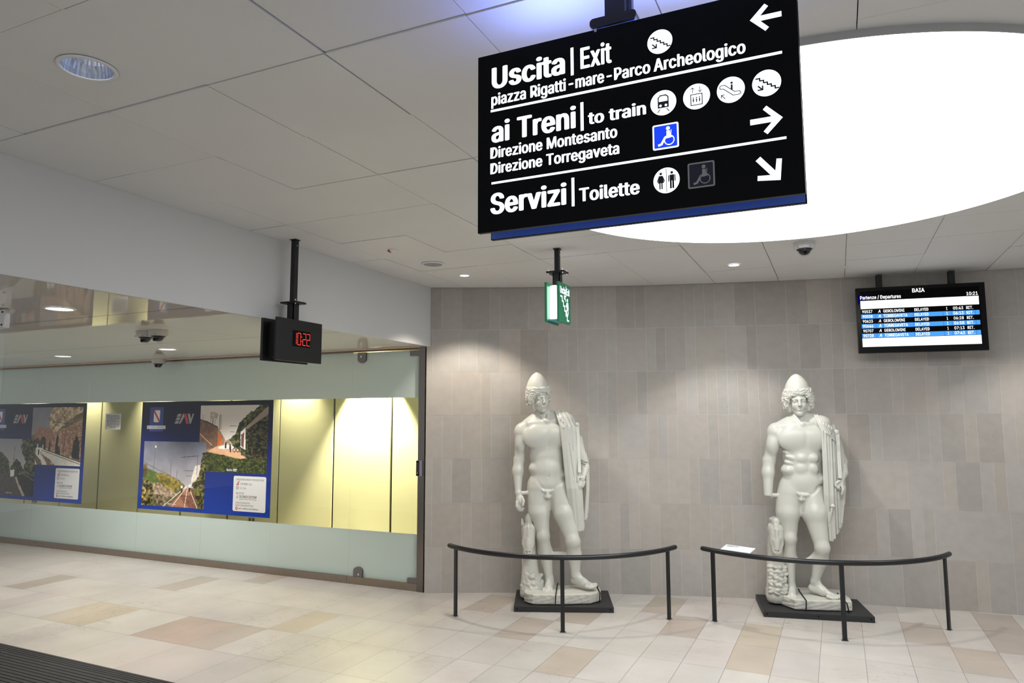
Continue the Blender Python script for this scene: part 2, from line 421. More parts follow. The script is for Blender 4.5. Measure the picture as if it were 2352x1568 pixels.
# ceiling: loose-laid metal panels 60 cm, each at its own slight level
white_panel = mat('ceiling_panel', rgb(218, 218, 217), 0.6, noise=(1.3, .03))
gx0, gdx, gy0, gdy = -4.0833, 0.60089, 0.79353, 0.594
cb = MB(); crng = random.Random(5)
BIG = (-2.588, 1.684, 0.095)       # the nearest downlight needs a real hole
def panel(xs, top_pts, z0, z1):
    n = len(top_pts)
    P = [(x, y) for x, y in top_pts]
    cb.add([(x, y, z0) for x, y in P]+[(x, y, z1) for x, y in P], [tuple(range(n)), tuple(range(2*n-1, n-1, -1))]+[(k, (k+1) % n, n+(k+1) % n, n+k) for k in range(n)])
for i in range(0, 17):
    for j in range(-6, 14):
        xa, xb = gx0+i*gdx, gx0+(i+1)*gdx
        ya, yb = gy0+j*gdy, gy0+(j+1)*gdy
        xa = max(xa, BX)
        if xb <= xa+0.02: continue
        g = 0.0019
        ga = gb = gc = gd = g
        if i == 4 and 1 <= j <= 2: ga = 0.004
        if i == 3 and 1 <= j <= 2: gb = 0.004
        if i in (5, 6) and j >= 8: ga = 0.0035
        if j in (1, 2) : gc = 0.003
        z = HC+crng.uniform(-0.0025, 0.0025)
        z += {1: 0.002, 2: -0.001}.get(j, 0)
        xa += ga; xb -= gb; ya += gc; yb -= gd
        ok = [xa+(xb-xa)*q/80 for q in range(81) if arc_y(xa+(xb-xa)*q/80)-0.014 > ya+0.004]
        if len(ok) < 3: continue
        xa, xb = ok[0], ok[-1]
        n = 8
        pts = [(xa, ya), (xb, ya)]
        lim = [(xb+(xa-xb)*q/n, arc_y(xb+(xa-xb)*q/n)-0.014) for q in range(n+1)]
        if min(y for _, y in lim) >= yb: pts += [(xb, yb), (xa, yb)]
        else: pts += [(x, min(y, yb)) for x, y in lim]
        if xa < BIG[0] < xb and ya < BIG[1] < yb:
            m = 48; A = []; B = []
            for q in range(m):
                t = 2*math.pi*(q+.5)/m; c, s = math.cos(t), math.sin(t)
                k = min((xb-BIG[0])/c if c > 1e-6 else 9, (xa-BIG[0])/c if c < -1e-6 else 9, (yb-BIG[1])/s if s > 1e-6 else 9, (ya-BIG[1])/s if s < -1e-6 else 9)
                A.append((BIG[0]+BIG[2]*c, BIG[1]+BIG[2]*s)); B.append((BIG[0]+k*c, BIG[1]+k*s))
            V = [(x, y, z) for x, y in A]+[(x, y, z) for x, y in B]+[(x, y, z+.012) for x, y in A]+[(x, y, z+.012) for x, y in B]
            F = []
            for q in range(m):
                r = (q+1) % m
                F += [(q, r, m+r, m+q), (2*m+q, 3*m+q, 3*m+r, 2*m+r), (q, 2*m+q, 2*m+r, r), (m+q, m+r, 3*m+r, 3*m+q)]
            # square corners of the panel
            for cx, cy in ((xa, ya), (xb, ya), (xa, yb), (xb, yb)):
                near = sorted(range(m), key=lambda q: (B[q][0]-cx)**2+(B[q][1]-cy)**2)[:2]
                k0 = len(V); V += [(cx, cy, z), (cx, cy, z+.012)]; F += [(m+near[0], m+near[1], k0)]
            cb.add(V, F); continue
        panel(None, pts, z, z+0.012)
cb.build('ceiling', white_panel)['kind'] = 'structure'
vb = MB(); vb.box((BX, -3.0, HC+0.25), (6.5, 8.3, HC+0.3)); vb.build('ceiling_void', mat('void', rgb(30, 30, 30), 0.9))['kind'] = 'structure'

# white bulkhead over the opening, and the glossy soffit behind it
bulk = mat('bulkhead_paint', rgb(206, 207, 208), 0.55, noise=(1.1, .015))
b = MB(); b.box((BX-0.018, -3.0, SZ), (BX, arc_y(BX)-0.004, HC+0.2)); b.build('wall_left', bulk)['kind'] = 'structure'
soff = mat('soffit_lacquer', rgb(232, 224, 214), 0.025, spec=1.0)
b = MB(); xs = [-14.0, -12.6, -11.5, -10.4, -9.3, -8.2, -7.1, -6.0, -4.9, BX-0.019]
MB().box((-14.0, -2.0, SZ+.006), (BX-0.019, GY-.01, SZ+.06)).build('ceiling_soffit_backing', mat('void', rgb(30, 30, 30), 0.9))['kind'] = 'structure'
ys = [-2.0, 0.35, 1.85, 3.335, 4.845, GY-0.01]
srng = random.Random(3)
for a, e in zip(ys[:-1], ys[1:]):
    for p, q in zip(xs[:-1], xs[1:]):
        t = [srng.uniform(-.0004, .0004) for _ in range(4)]
        b.add([(p+.0006, a+.004, SZ+t[0]), (q-.0006, a+.004, SZ+t[1]), (q-.0006, e-.004, SZ+t[2]), (p+.0006, e-.004, SZ+t[3])], [(3, 2, 1, 0)])
b.build('ceiling_soffit', soff, fix=False)['kind'] = 'structure'

# glazed room: olive back wall in tall panels, its floor is the same stone
ol = MB(); gaps = [-14.0, -13.02, -12.12, -11.23, -10.34, -9.44, -8.555, -7.653, -6.77, -5.868, -4.985, -4.09, -3.55]
for a, e in zip(gaps[:-1], gaps[1:]): ol.box((a+.015, RY, 0.02), (e-.015, RY+.02, 3.0))
ol.build('wall_front', mat('olive_panel', rgb(188, 187, 146), 0.45, noise=(2, .03)))['kind'] = 'structure'
b = MB(); b.box((-14, RY+.03, 0), (-3.5, RY+.08, 3.1)); b.build('wall_backing', mat('dark_olive', rgb(30, 32, 18), 0.9))['kind'] = 'structure'
b = MB(); b.box((-3.86, GY+.03, 0), (-3.80, RY, 3.0)); b.build('wall_right', mat('olive_panel', (0, 0, 0, 1)))['kind'] = 'structure'
b = MB(); b.box((-14, GY+.02, 2.50), (-3.86, RY, 2.56)); b.build('ceiling_showroom', bulk)['kind'] = 'structure'

# glazed front ------------------------------------------------------
def glass_mat(name, tint, gl=1.0):
    m = bpy.data.materials.new(name); m.use_nodes = True; nt = m.node_tree; nt.nodes.clear(); N = nt.nodes; L = nt.links
    o = N.new('ShaderNodeOutputMaterial'); t = N.new('ShaderNodeBsdfTransparent'); t.inputs[0].default_value = tint
    g = N.new('ShaderNodeBsdfGlossy'); g.inputs['Roughness'].default_value = 0.0
    fr = N.new('ShaderNodeFresnel'); fr.inputs[0].default_value = 1.45
    geo = N.new('ShaderNodeNewGeometry'); 
    # inner faces of the sheet do not reflect a second time
    sub = N.new('ShaderNodeMath'); sub.operation = 'SUBTRACT'; sub.inputs[0].default_value = 1.0; L.new(geo.outputs['Backfacing'], sub.inputs[1])
    mu = N.new('ShaderNodeMath'); mu.operation = 'MULTIPLY'; L.new(fr.outputs[0], mu.inputs[0]); L.new(sub.outputs[0], mu.inputs[1])
    mx = N.new('ShaderNodeMixShader'); L.new(mu.outputs[0], mx.inputs[0]); L.new(t.outputs[0], mx.inputs[1]); L.new(g.outputs[0], mx.inputs[2]); L.new(mx.outputs[0], o.inputs[0])
    return m
GLASS = glass_mat('clear_glass', (0.985, 0.992, 0.988, 1))
def frosted_mat(name, col, tr):
    m = bpy.data.materials.new(name); m.use_nodes = True; nt = m.node_tree; nt.nodes.clear(); N = nt.nodes; L = nt.links
    o = N.new('ShaderNodeOutputMaterial'); d = N.new('ShaderNodeBsdfDiffuse'); d.inputs[0].default_value = col
    t = N.new('ShaderNodeBsdfTranslucent'); t.inputs[0].default_value = col
    mx = N.new('ShaderNodeMixShader'); mx.inputs[0].default_value = tr; L.new(d.outputs[0], mx.inputs[1]); L.new(t.outputs[0], mx.inputs[2])
    L.new(mx.outputs[0], o.inputs[0]); return m
FROST = frosted_mat('frosted_film', rgb(220, 233, 229), 0.10)
steel = mat('brushed_steel', rgb(150, 138, 126), 0.34, 0.95, noise=(30, .06))
steel_d = mat('satin_metal', rgb(126, 122, 120), 0.42, 0.8)
joints = [-13.55, -12.5, -11.40, -10.32, -9.245, -8.178, -7.052, -5.957, -4.845]
zA, zB, zC, zD = 0.072, 0.562, 1.966, 2.47
for k, (a, e) in enumerate(zip(joints[:-1], joints[1:])):
    w = structure('window_%d' % (k+1), ((a+e)/2, GY, zA))
    MB().box((a+.0015, GY, zA-.01), (e-.0015, GY+.010, zD+.01)).build('pane', GLASS, w)
    MB().box((a+.0006, GY+.0105, zA), (e-.0006, GY+.0112, zB)).build('frosted_band', FROST, w)
    MB().box((a+.0006, GY+.0105, zC), (e-.0006, GY+.0112, zD)).build('frosted_band', FROST, w)
w = structure('door_1', (-4.4, GY, zA))
MB().box((-4.8440, GY-.002, zA+.004), (-3.974, GY+.008, zD-.006)).build('pane', GLASS, w)
MB().box((-4.8438, GY+.0085, zA+.004), (-3.975, GY+.0092, zB)).build('frosted_band', FROST, w)
MB().box((-4.8438, GY+.0085, zC), (-3.975, GY+.0092, zD-.006)).build('frosted_band', FROST, w)
def clamp(x0, x1, zlo, zhi, arch):
    m = MB(); P = []
    if arch == 'up':
        P = [(x0, zlo), (x1, zlo)]+[((x0+x1)/2+(x1-x0)/2*math.cos(t*math.pi/8), zhi-(x1-x0)/2*.7+(x1-x0)/2*.7*math.sin(t*math.pi/8)) for t in range(9)]
    elif arch == 'down':
        P = [(x1, zhi), (x0, zhi)]+[((x0+x1)/2-(x1-x0)/2*math.cos(t*math.pi/8), zlo+(x1-x0)/2*.7-(x1-x0)/2*.7*math.sin(t*math.pi/8)) for t in range(9)]
    else: P = [(x0, zlo), (x1, zlo), (x1, zhi), (x0, zhi)]
    m.prism([(x, GY-.016, z) for x, z in P], (0, 0.034, 0)); return m
p = clamp(-4.767, -4.652, zA, 0.180, 'up').build('patch_fitting', steel_d, w, bevel=.002)
MB().cyl((-4.695, GY-.021, .105), (-4.695, GY-.015, .105), .012).build('lock_cylinder', mat('chrome', rgb(200, 200, 200), .2, 1), p)
p = clamp(-4.767, -4.656, 2.352, zD-.004, 'down').build('patch_fitting', steel_d, w, bevel=.002)
MB().cyl((-4.715, GY-.021, 2.42), (-4.715, GY-.015, 2.42), .011).build('lock_cylinder', mat('chrome'), p)
clamp(-4.088, -3.972, zA, 0.124, '').build('corner_patch', steel_d, w, bevel=.002)
clamp(-4.088, -3.972, 2.405, zD-.008, '').build('corner_patch', steel_d, w, bevel=.002)
def bar(name, lo, hi, m=steel, bev=.001):
    o = MB().box(lo, hi).build(name, m, bevel=bev); o['kind'] = 'structure'; return o
bar('trim_1', (-3.967, GY-.03, 0), (-3.889, GY+.05, SZ), mat('post_steel', rgb(122, 116, 112), .28, .95), .002)
bar('trim_2', (-13.6, GY-.022, 0), (-4.846, GY+.035, 0.074))
bar('trim_3', (-4.843, GY-.022, 0), (-3.969, GY+.035, 0.074))
bar('trim_4', (-13.6, GY-.02, zD), (-3.969, GY+.035, SZ-.001), mat('header_steel', rgb(120, 100, 84), .3, .9))
bar('trim_5', (-13.6, GY-.075, SZ-.004), (-3.95, GY-.022, SZ-.0005), mat('edge_trim', rgb(226, 206, 188), .4))

# glass screen running off to the left, held by a metal clamp under the soffit
w = structure('window_9', (-5.2, 2.834, 0))
MB().box((-8.0, 2.828, 0.012), (-5.017, 2.840, SZ-.004)).build('pane', GLASS, w)
c = MB(); c.box((-5.145, 2.815, 2.362), (-5.022, 2.853, SZ-.006)); cl = c.build('clamp', mat('clamp_alu', rgb(196, 196, 196), .4, .6), w, bevel=.002)
for z in (2.382, 2.468): MB().cyl((-5.045, 2.811, z), (-5.045, 2.816, z), .006).build('screw', mat('dark_metal', rgb(40, 40, 42), .5, .6), cl)

# ================================================================== CEILING FITTINGS
black = mat('black_powder_coat', rgb(26, 26, 28), 0.42, spec=0.4)
black_gloss = mat('black_gloss', rgb(8, 8, 10), 0.2, spec=0.2)
zinc = mat('zinc_bolt', rgb(205, 205, 205), 0.3, 0.9)
white_paint = mat('white_plastic', rgb(222, 222, 222), 0.45)
chrome = mat('chrome')

# round luminous ceiling panel, 3 m across, hanging 3 cm below the ceiling
DX, DY, DR = -0.168, 4.119, 1.503
t = thing('round_ceiling_light', (DX, DY, HC), 'huge round luminous white ceiling panel behind the hanging direction sign', 'ceiling light')
b = MB(); b.lathe([(DR-.012, HC-.024), (DR-.008, HC-.0265)], (DX, DY, 0), 160)
b = MB(); n = 160
b.add([(DX+(DR-.004)*math.cos(2*math.pi*k/n), DY+(DR-.004)*math.sin(2*math.pi*k/n), HC-.026) for k in range(n)], [tuple(reversed(range(n)))])
b.build('diffuser', emitter('disc_light', (0.965, 0.985, 1.0, 1), DISC_L), t, fix=False)
b = MB(); b.lathe([(DR-.005, HC-.0225), (DR-.005, HC-.028), (DR+.001, HC-.028), (DR+.001, HC+.02)], (DX, DY, 0), 160)
b.build('rim', mat('rim_paint', rgb(172, 172, 172), .5), t, smooth='auto')

lamp_white = emitter('lamp_cool', (0.86, 0.92, 1.0, 1), 5.0)
lamp_soft = emitter('lamp_soft', (0.93, 0.96, 1.0, 1), 4.0)
# the nearest downlight: faceted reflector seen from below
t = thing('downlight', (BIG[0], BIG[1], HC), 'large round recessed downlight with ribbed mirror reflector, nearest in the ceiling', 'downlight', 'downlights in the ceilings')
b = MB(); b.lathe([(.091, HC-.001), (.091, HC-.005), (.098, HC-.006), (.105, HC-.004), (.106, HC-.0005)], (BIG[0], BIG[1], 0), 64); b.build('trim_ring', white_paint, t, smooth=True)
b = MB(); rings = []; prof = [(.092, HC-.004), (.089, HC+.02), (.081, HC+.05), (.067, HC+.08), (.048, HC+.100), (.034, HC+.106)]
nn = 72
for r, z in prof: rings.append([(BIG[0]+r*(1+.018*(q % 2))*math.cos(2*math.pi*q/nn), BIG[1]+r*(1+.018*(q % 2))*math.sin(2*math.pi*q/nn), z) for q in range(nn)])
b.loft(rings); b.build('reflector', mat('mirror_reflector', rgb(214, 220, 236), .14, 1.0), t, fix=False)
b = MB(); b.cyl((BIG[0], BIG[1], HC+.055), (BIG[0], BIG[1], HC+.11), .034, .036, 32); b.build('lamp_cap', black_gloss, t)
b = MB()
for q in range(28):
    a0, a1 = 2*math.pi*q/28, 2*math.pi*(q+1)/28
    b.tube([(BIG[0]+.050*math.cos(a), BIG[1]+.050*math.sin(a), HC+.072) for a in (a0, a1)], .006, 8, caps=False)
b.build('reflector_fill_ring', emitter('reflector_fill_ring', (0.86, 0.92, 1.0, 1), 18.0), t)  # glowing ring added around the dark cap to brighten the mirror reflector

def small_downlight(x, y, z, r, label, watts, col, angle=95, m=None):
    t = thing('downlight', (x, y, z), label, 'downlight', 'downlights in the ceilings')
    b = MB(); b.lathe([(r*.84, z-.001), (r*.84, z-.005), (r*.93, z-.0065), (r, z-.004), (r*1.01, z-.0003)], (x, y, 0), 40); b.build('trim_ring', white_paint, t, smooth=True)
    b = MB(); b.add([(x+r*.845*math.cos(2*math.pi*k/40), y+r*.845*math.sin(2*math.pi*k/40), z-.0022) for k in range(40)], [tuple(reversed(range(40)))]); b.build('lens', m or lamp_white, t, fix=False)
    b = MB(); b.lathe([(r*.35, z-.0042), (r*.30, z-.0042), (r*.30, z-.0025), (r*.35, z-.0025)], (x, y, 0), 28); b.build('inner_ring', mat('lamp_grey', rgb(120, 124, 134), .4), t)
    if watts: spot('downlight_beam', (x, y, z-.03), watts, angle, 0.4, col, r*.8)
    return t
small_downlight(-3.198, 5.867, HC, .052, 'small lit downlight beside the round loudspeaker, near the wall corner', DOWN_W*1.2, WARM, 104)
small_downlight(-0.786, 6.492, HC, .055, 'small lit downlight in ceiling between the luminous disc and wall, left of dome camera', DOWN_W, (1, .96, .91), 100)
spot('downlight_beam', (1.75, 6.95, HC-.03), DOWN_W, 100, .55, (1, .96, .91), .045)
spot('downlight_beam', (BIG[0], BIG[1], HC-.02), 20, 110, .6, (1, .95, .9), .06)
small_downlight(-4.716, 2.985, SZ, .096, 'large lit downlight in the glossy soffit, nearest of the three there', SOFFIT_W, (1, .965, .91), 110, lamp_soft)
small_downlight(-8.345, 5.36, SZ, .096, 'lit downlight in glossy soffit, farthest to the left along the glazed front', SOFFIT_W, (1, .965, .91), 110, lamp_soft)
small_downlight(-6.502, 5.294, SZ, .096, 'lit downlight in glossy soffit just above the farthest dome camera', SOFFIT_W, (1, .965, .91), 110, lamp_soft)

# round loudspeaker grille
sx, sy = -3.208, 5.298
t = thing('ceiling_loudspeaker', (sx, sy, HC), 'round grey ceiling loudspeaker grille with white rim', 'loudspeaker')
b = MB(); b.lathe([(.100, HC-.0005), (.098, HC-.008), (.088, HC-.010), (.084, HC-.007)], (sx, sy, 0), 48); b.build('rim', white_paint, t, smooth=True)
b = MB(); b.lathe([(.0845, HC-.0065), (.06, HC-.0085), (.03, HC-.0095), (.0005, HC-.0098)], (sx, sy, 0), 48); b.build('grille', mat('speaker_grille', rgb(150, 152, 156), .6, bump=(700, .6)), t, smooth=True)
# fire beacon
sx, sy = -3.224, 4.70
t = thing('alarm_beacon', (sx, sy, HC), 'tiny white and red alarm beacon on the ceiling, near the loudspeaker', 'alarm')
b = MB(); b.lathe([(.034, HC), (.035, HC-.008), (.030, HC-.014), (.012, HC-.018), (.001, HC-.019)], (sx, sy, 0), 32); b.build('body', white_paint, t, smooth=True)
b = MB(); b.frame_box((sx-.028, sy-.012, HC-.016), (1, .25, 0), (-.25, 1, 0), (0, 0, 1), (-.006, -.022, -.005), (.012, .022, .010)); b.build('lens', mat('red_lens', rgb(170, 30, 28), .3), t, bevel=.004)

# dome cameras
clear = glass_mat('dome_clear', (.9, .9, .9, 1))
def dome_camera(x, y, z, r, h, label, body, split=True):
    t = thing('dome_camera', (x, y, z), label, 'security camera', 'dome cameras')
    b = MB(); b.lathe([(r*1.02, z-.0005), (r*1.03, z-.004), (r, z-.007), (r*1.0, z-h*.72), (r*.95, z-h*.95), (r*.70, z-h)], (x, y, 0), 48); hs = b.build('housing', body, t, smooth='auto')
    b = MB(); b.lathe([(r*.72, z-h+.002), (r*.72, z-h-.004), (r*.64, z-h-.006), (r*.63, z-h+.002)], (x, y, 0), 48); b.build('shroud_ring', black_gloss, t)
    R = r*.66
    b = MB(); b.lathe([(R*math.cos(a), z-h-.004-R*math.sin(a)) for a in [q*math.pi/2/10 for q in range(10)]]+[(.0005, z-h-.004-R)], (x, y, 0), 40); b.build('dome', clear, t, smooth=True)
    Q = R*.88
    b = MB(); b.lathe([(Q*1.05, z-h-.002)]+[(Q*.98*math.cos(a), z-h-.004-Q*.9*math.sin(a)) for a in [q*math.pi/2/10 for q in range(1, 10)]]+[(.0005, z-h-.004-Q*.9)], (x, y, 0), 32); sh = b.build('shroud', mat('camera_black', rgb(16, 16, 17), .4), t, smooth=True)
    b = MB(); b.cyl((x+.005, y-Q*.75, z-h-.03), (x+.006, y-Q*.97, z-h-.034), Q*.26); b.build('lens', black_gloss, sh)
    if split:
        for s in (-.55, .55):
            MB().box((x+r*s-.004, y-r*.84-.004, z-h*.88), (x+r*s+.004, y-r*.82, z-h*.82)).build('screw', mat('dark_metal', rgb(40, 40, 42), .5, .6), hs)
    return t
camw, camg = mat('camera_white', rgb(206, 206, 208), .45), mat('camera_grey', rgb(186, 184, 180), .45)
dome_camera(-0.178, 5.871, HC, .080, .056, 'white dome camera on the tiled ceiling above right statue', camw)
dome_camera(-5.159, 4.103, SZ, .078, .050, 'dome camera on glossy soffit, right one of the touching pair', camg)
dome_camera(-5.334, 4.120, SZ, .076, .050, 'dome camera on glossy soffit, left one of the touching pair', camg)
dome_camera(-7.717, 6.16, SZ, .078, .060, 'dome camera hanging alone at the top edge of the glazed front', camg)

# ================================================================== HANGING SIGNS
def hanger(t, x, y, ztop, zplate, zbot, r=.020, lower=.030, plate=(.075, .060), bolts=True):
    b = MB(); b.box((x-r-.008, y-r-.008, ztop-.008), (x+r+.008, y+r+.008, ztop)); b.box((x-r, y-r, zplate), (x+r, y+r, ztop-.008)); pole = b.build('pole', black, t, bevel=.002)
    MB().cyl((x+r, y, ztop-.05), (x+r+.003, y, ztop-.05), .005, n=12).build('rivet', zinc, pole)
    b = MB(); b.box((x-plate[0], y-plate[1], zplate-.006), (x+plate[0], y+plate[1], zplate)); b.box((x-plate[0], y-plate[1], zplate-.013), (x+plate[0], y+plate[1], zplate-.008)); fl = b.build('flange', black, t, bevel=.001)
    if bolts:
        for sx in (-1, 1):
            for sy in (-1, 1):
                px, py = x+sx*(plate[0]-.014), y+sy*(plate[1]-.014)
                MB().cyl((px, py, zplate-.022), (px, py, zplate+.016), .0045, n=10).build('bolt', zinc, fl)
    b = MB()
    b.box((x-lower, y-lower, zbot), (x-lower+.006, y+lower, zplate-.013)); b.box((x+lower-.006, y-lower, zbot), (x+lower, y+lower, zplate-.013))
    b.box((x-lower, y-lower, zbot), (x+lower, y-lower+.006, zplate-.013))
    b.build('bracket', black, t)

# digital clock
CX, CY = -3.711, 4.105
t = thing('digital_clock', (CX, CY, HC), 'black double-plate digital clock showing red 10:22, hung from ceiling by the bulkhead', 'clock')
hanger(t, CX, CY, HC, 2.628, 2.40)
fx = CX+.078
b = MB(); b.box((fx-.022, CY-.243, 2.173), (fx, CY+.243, 2.485)); face = b.build('front_plate', black, t, bevel=.002)
b = MB(); b.box((CX-.078, CY-.243, 2.173), (CX-.056, CY+.243, 2.485)); b.build('back_plate', black, t, bevel=.002)
b = MB(); b.box((CX-.057, CY-.19, 2.20), (fx-.021, CY+.19, 2.46)); b.build('core', mat('clock_core', rgb(10, 10, 11), .6), t)
pl = Plane((fx, CY, 0), (0, 1, 0), (0, 0, 1))
b = MB(); pl.rect(b, -.084, 2.285, .108, 2.405, 1); b.build('display', black_gloss, face)
led = emitter('led_red', (1.0, 0.055, 0.05, 1), 2.2)
DIG = {'1': 'bc', '0': 'abcdef', '2': 'abged'}
def led_digit(mb, ch, x0, w, z0, h, r):
    seg = {'a': ((0, 1), (1, 1)), 'b': ((1, 1), (1, .5)), 'c': ((1, .5), (1, 0)), 'd': ((0, 0), (1, 0)), 'e': ((0, .5), (0, 0)), 'f': ((0, 1), (0, .5)), 'g': ((0, .5), (1, .5))}
    for s in DIG[ch]:
        (xa, za), (xb, zb) = seg[s]; m = 6
        for q in range(m):
            u = (q+.5)/m if s not in 'bcef' else (q+.7)/(m+.4)
            pl.disc(mb, x0+(xa+(xb-xa)*u)*w, z0+(za+(zb-za)*u)*h, r, 2.5, 8)
b = MB()
led_digit(b, '1', -.078, .034, 2.30, .088, .0023); led_digit(b, '0', -.030, .032, 2.30, .088, .0023)
led_digit(b, '2', .026, .032, 2.30, .088, .0023); led_digit(b, '2', .070, .032, 2.30, .088, .0023)
for z in (2.328, 2.362): pl.disc(b, .0135, z, .0026, 2.5, 8)
b.build('digits', led, face)

# green exit sign
EX, EY = -2.006, 5.245
t = thing('exit_sign', (EX, EY, HC), 'green double-plate exit sign with stair pictogram, hanging before the stone wall', 'sign')
hanger(t, EX, EY, HC, 2.925, 2.80, r=.019)
green = mat('sign_green', rgb(32, 112, 78), .4)
fx = EX+.062; z0, z1 = 2.505, 2.822; hw = .128
b = MB(); b.box((fx-.020, EY-hw, z0), (fx, EY+hw, z1)); fp = b.build('front_plate', green, t, bevel=.001)
b = MB(); b.box((EX-.062, EY-hw, z0), (EX-.042, EY+hw, z1)); bp = b.build('back_plate', green, t, bevel=.001)
b = MB(); P = []
for q in range(13):
    a = math.pi*q/12; P.append((EX-.036+.078*q/12, EY-.075-.030*math.sin(a), z0+.03))
P += [(EX+.042, EY+.105, z0+.03), (EX-.036, EY+.105, z0+.03)]
b.prism(P, (0, 0, z1-z0-.055)); b.build('light_tube', emitter('tube_white', (0.95, 0.99, 1.0, 1), 3.2), t)
b = MB(); b.box((EX-.040, EY-.11, z0+.012), (EX+.040, EY+.11, z0+.022)); b.build('light_tray', mat('tray_teal', rgb(70, 160, 170), .4), t)
signw = emitter('sign_white', (0.90, 0.96, 1.0, 1), 1.25)
def exit_face(face, O, X):
    p = Plane(O, X, (0, 0, 1))
    b = MB(); p.text(b, 'Uscita|Exit', -.108, .108, z1-.088, z1-.032, bold=.022); b.build('lettering', signw, face)
    b = MB(); w = .013
    pts = [(-.098, z0+.205)]
    for q in range(5): pts += [(-.062+.026*q*1.05, pts[-1][1]), (-.062+.026*q*1.05, pts[-1][1]-.036)]
    pts.append((pts[-1][0]+.036, pts[-1][1])); p.line(b, pts, w); b.build('stair_pictogram', signw, face)
    b = MB(); p.disc(b, .056, z0+.190, .013, n=16)
    p.poly(b, [(.040, z0+.172), (.072, z0+.172), (.080, z0+.115), (.060, z0+.105), (.034, z0+.125)])
    p.line(b, [(.048, z0+.115), (.030, z0+.092), (.044, z0+.070)], .013); p.line(b, [(.066, z0+.112), (.070, z0+.086), (.060, z0+.064)], .013)
    p.line(b, [(.042, z0+.165), (.020, z0+.135)], .009); b.build('runner_pictogram', signw, face)
    b = MB(); p.poly(b, [(-.020, z0+.222), (.018, z0+.222), (.018, z0+.212), (-.006, z0+.212), (-.006, z0+.188), (-.020, z0+.188)]); p.line(b, [(-.008, z0+.212), (.020, z0+.178)], .012); b.build('arrow', signw, face)
exit_face(fp, (fx, EY, 0), (0, 1, 0))
exit_face(bp, (EX-.062, EY, 0), (0, -1, 0))

# departures screen -------------------------------------------------
tx = 0.702
TX, TN = arc_frame(tx)
OC = Vector((tx, arc_y(tx), 0))+TN*0.255          # centre of the glass front, in plan
t = thing('departures_screen', (OC.x, OC.y, 2.655), 'wide black departures screen listing delayed trains, hung high on the stone wall', 'screen')
zb, zt, hw = 2.346, 2.966, .532
fb = lambda lo, hi: MB().frame_box(OC, TX, TN, (0, 0, 1), lo, hi)
fb((-hw, -.05, zb), (hw, 0, zt)).build('housing', black_gloss, t, bevel=.003)
fb((-hw+.03, -.105, zb+.05), (hw-.03, -.05, zt-.05)).build('rear_cover', black, t, bevel=.01)
for s in (-.305, .305):
    b = fb((s-.025, -.16, zb+.15), (s+.025, -.105, HC-.01)); b.build('mounting_post', black, t, bevel=.002)
p = Plane(OC, TX, (0, 0, 1))
ix0, ix1 = -.497, .477; iz0, iz1 = zb+.045, zt-.045
W = ix1-ix0
scr_black, scr_blue, scr_cream, scr_white = mat('screen_off', rgb(3, 3, 6), .25, spec=.08), emitter('screen_blue', (lin(70), lin(145), lin(228), 1), 1.0), emitter('screen_cream', (1, .985, .85, 1), 1.15), emitter('screen_white', (1, 1, 1, 1), 1.2)
H = zt-zb
Zf = lambda f: zt-f*H
b = MB(); p.rect(b, ix0, Zf(.88), ix1+.01, Zf(.055)); scr = b.build('display', scr_black, t)
b = MB(); p.poly(b, [(ix0-.02, Zf(.26)), (ix0-.004, Zf(.24)), (ix0+.10, Zf(.125)), (ix0-.02, Zf(.105))], 1.2); b.build('corner_glow', emitter('screen_navy', (lin(10), lin(8), lin(90), 1), .5), scr)
top0 = .305
rows = [('90537', 'GEROLOMINI', '05:43'), ('90558', 'TORREGAVETA', '06:13'), ('90623', 'GEROLOMINI', '06:28'), ('90646', 'TORREGAVETA', '06:58'), ('90707', 'GEROLOMINI', '07:13'), ('90728', 'TORREGAVETA', '07:43')]
r0, rh = .332, .0735
b = MB(); p.rect(b, ix0, Zf(.325), ix1, Zf(.2), 2); b.build('cream_bar', scr_cream, scr)
b = MB(); p.rect(b, ix0, Zf(.905), ix1, Zf(r0+6*rh+.002), 2); b.build('cream_bar', scr_cream, scr)
cols = [0, .128, .19, .45, .70, .77, .885, .965, 1.0]
for k in (1, 3, 5):
    b = MB()
    for a, e in zip(cols[:-1], cols[1:]): p.rect(b, ix0+a*W+.001, Zf(r0+(k+1)*rh-.004), ix0+e*W-.001, Zf(r0+k*rh+.004), 2)
    b.build('blue_row', scr_blue, scr)
b = MB(); p.text(b, 'BAIA', -.055, .047, Zf(.105), Zf(.045), bold=.018, k=3); b.build('lettering', scr_white, scr)
b = MB(); p.text(b, 'Partenze / Departures', ix0, ix0+.345, Zf(.178), Zf(.125), bold=.014, k=3); b.build('lettering', scr_white, scr); b = MB(); p.text(b, '10:21', ix1-.095, ix1-.005, Zf(.185), Zf(.137), bold=.014, k=3); b.build('lettering', scr_white, scr)
for k, (n_, d_, h_) in enumerate(rows):
    za, zc = Zf(r0+(k+1)*rh-.016), Zf(r0+k*rh+.014)
    X = lambda f: ix0+f*W
    for w_, xa, xb in ((n_, .012, .10), ('A', .15, .172), (d_, .195, .195+(.182 if len(d_) < 11 else .205)), ('DELAYED', .462, .58), ('1', .728, .738), (h_, .785, .868), ('RIT.', .893, .948)):
        b = MB(); p.text(b, w_, X(xa), X(xb), za, zc, k=3, bold=.008, shear=.2 if w_ == 'A' else 0); b.build('lettering', scr_white, scr)

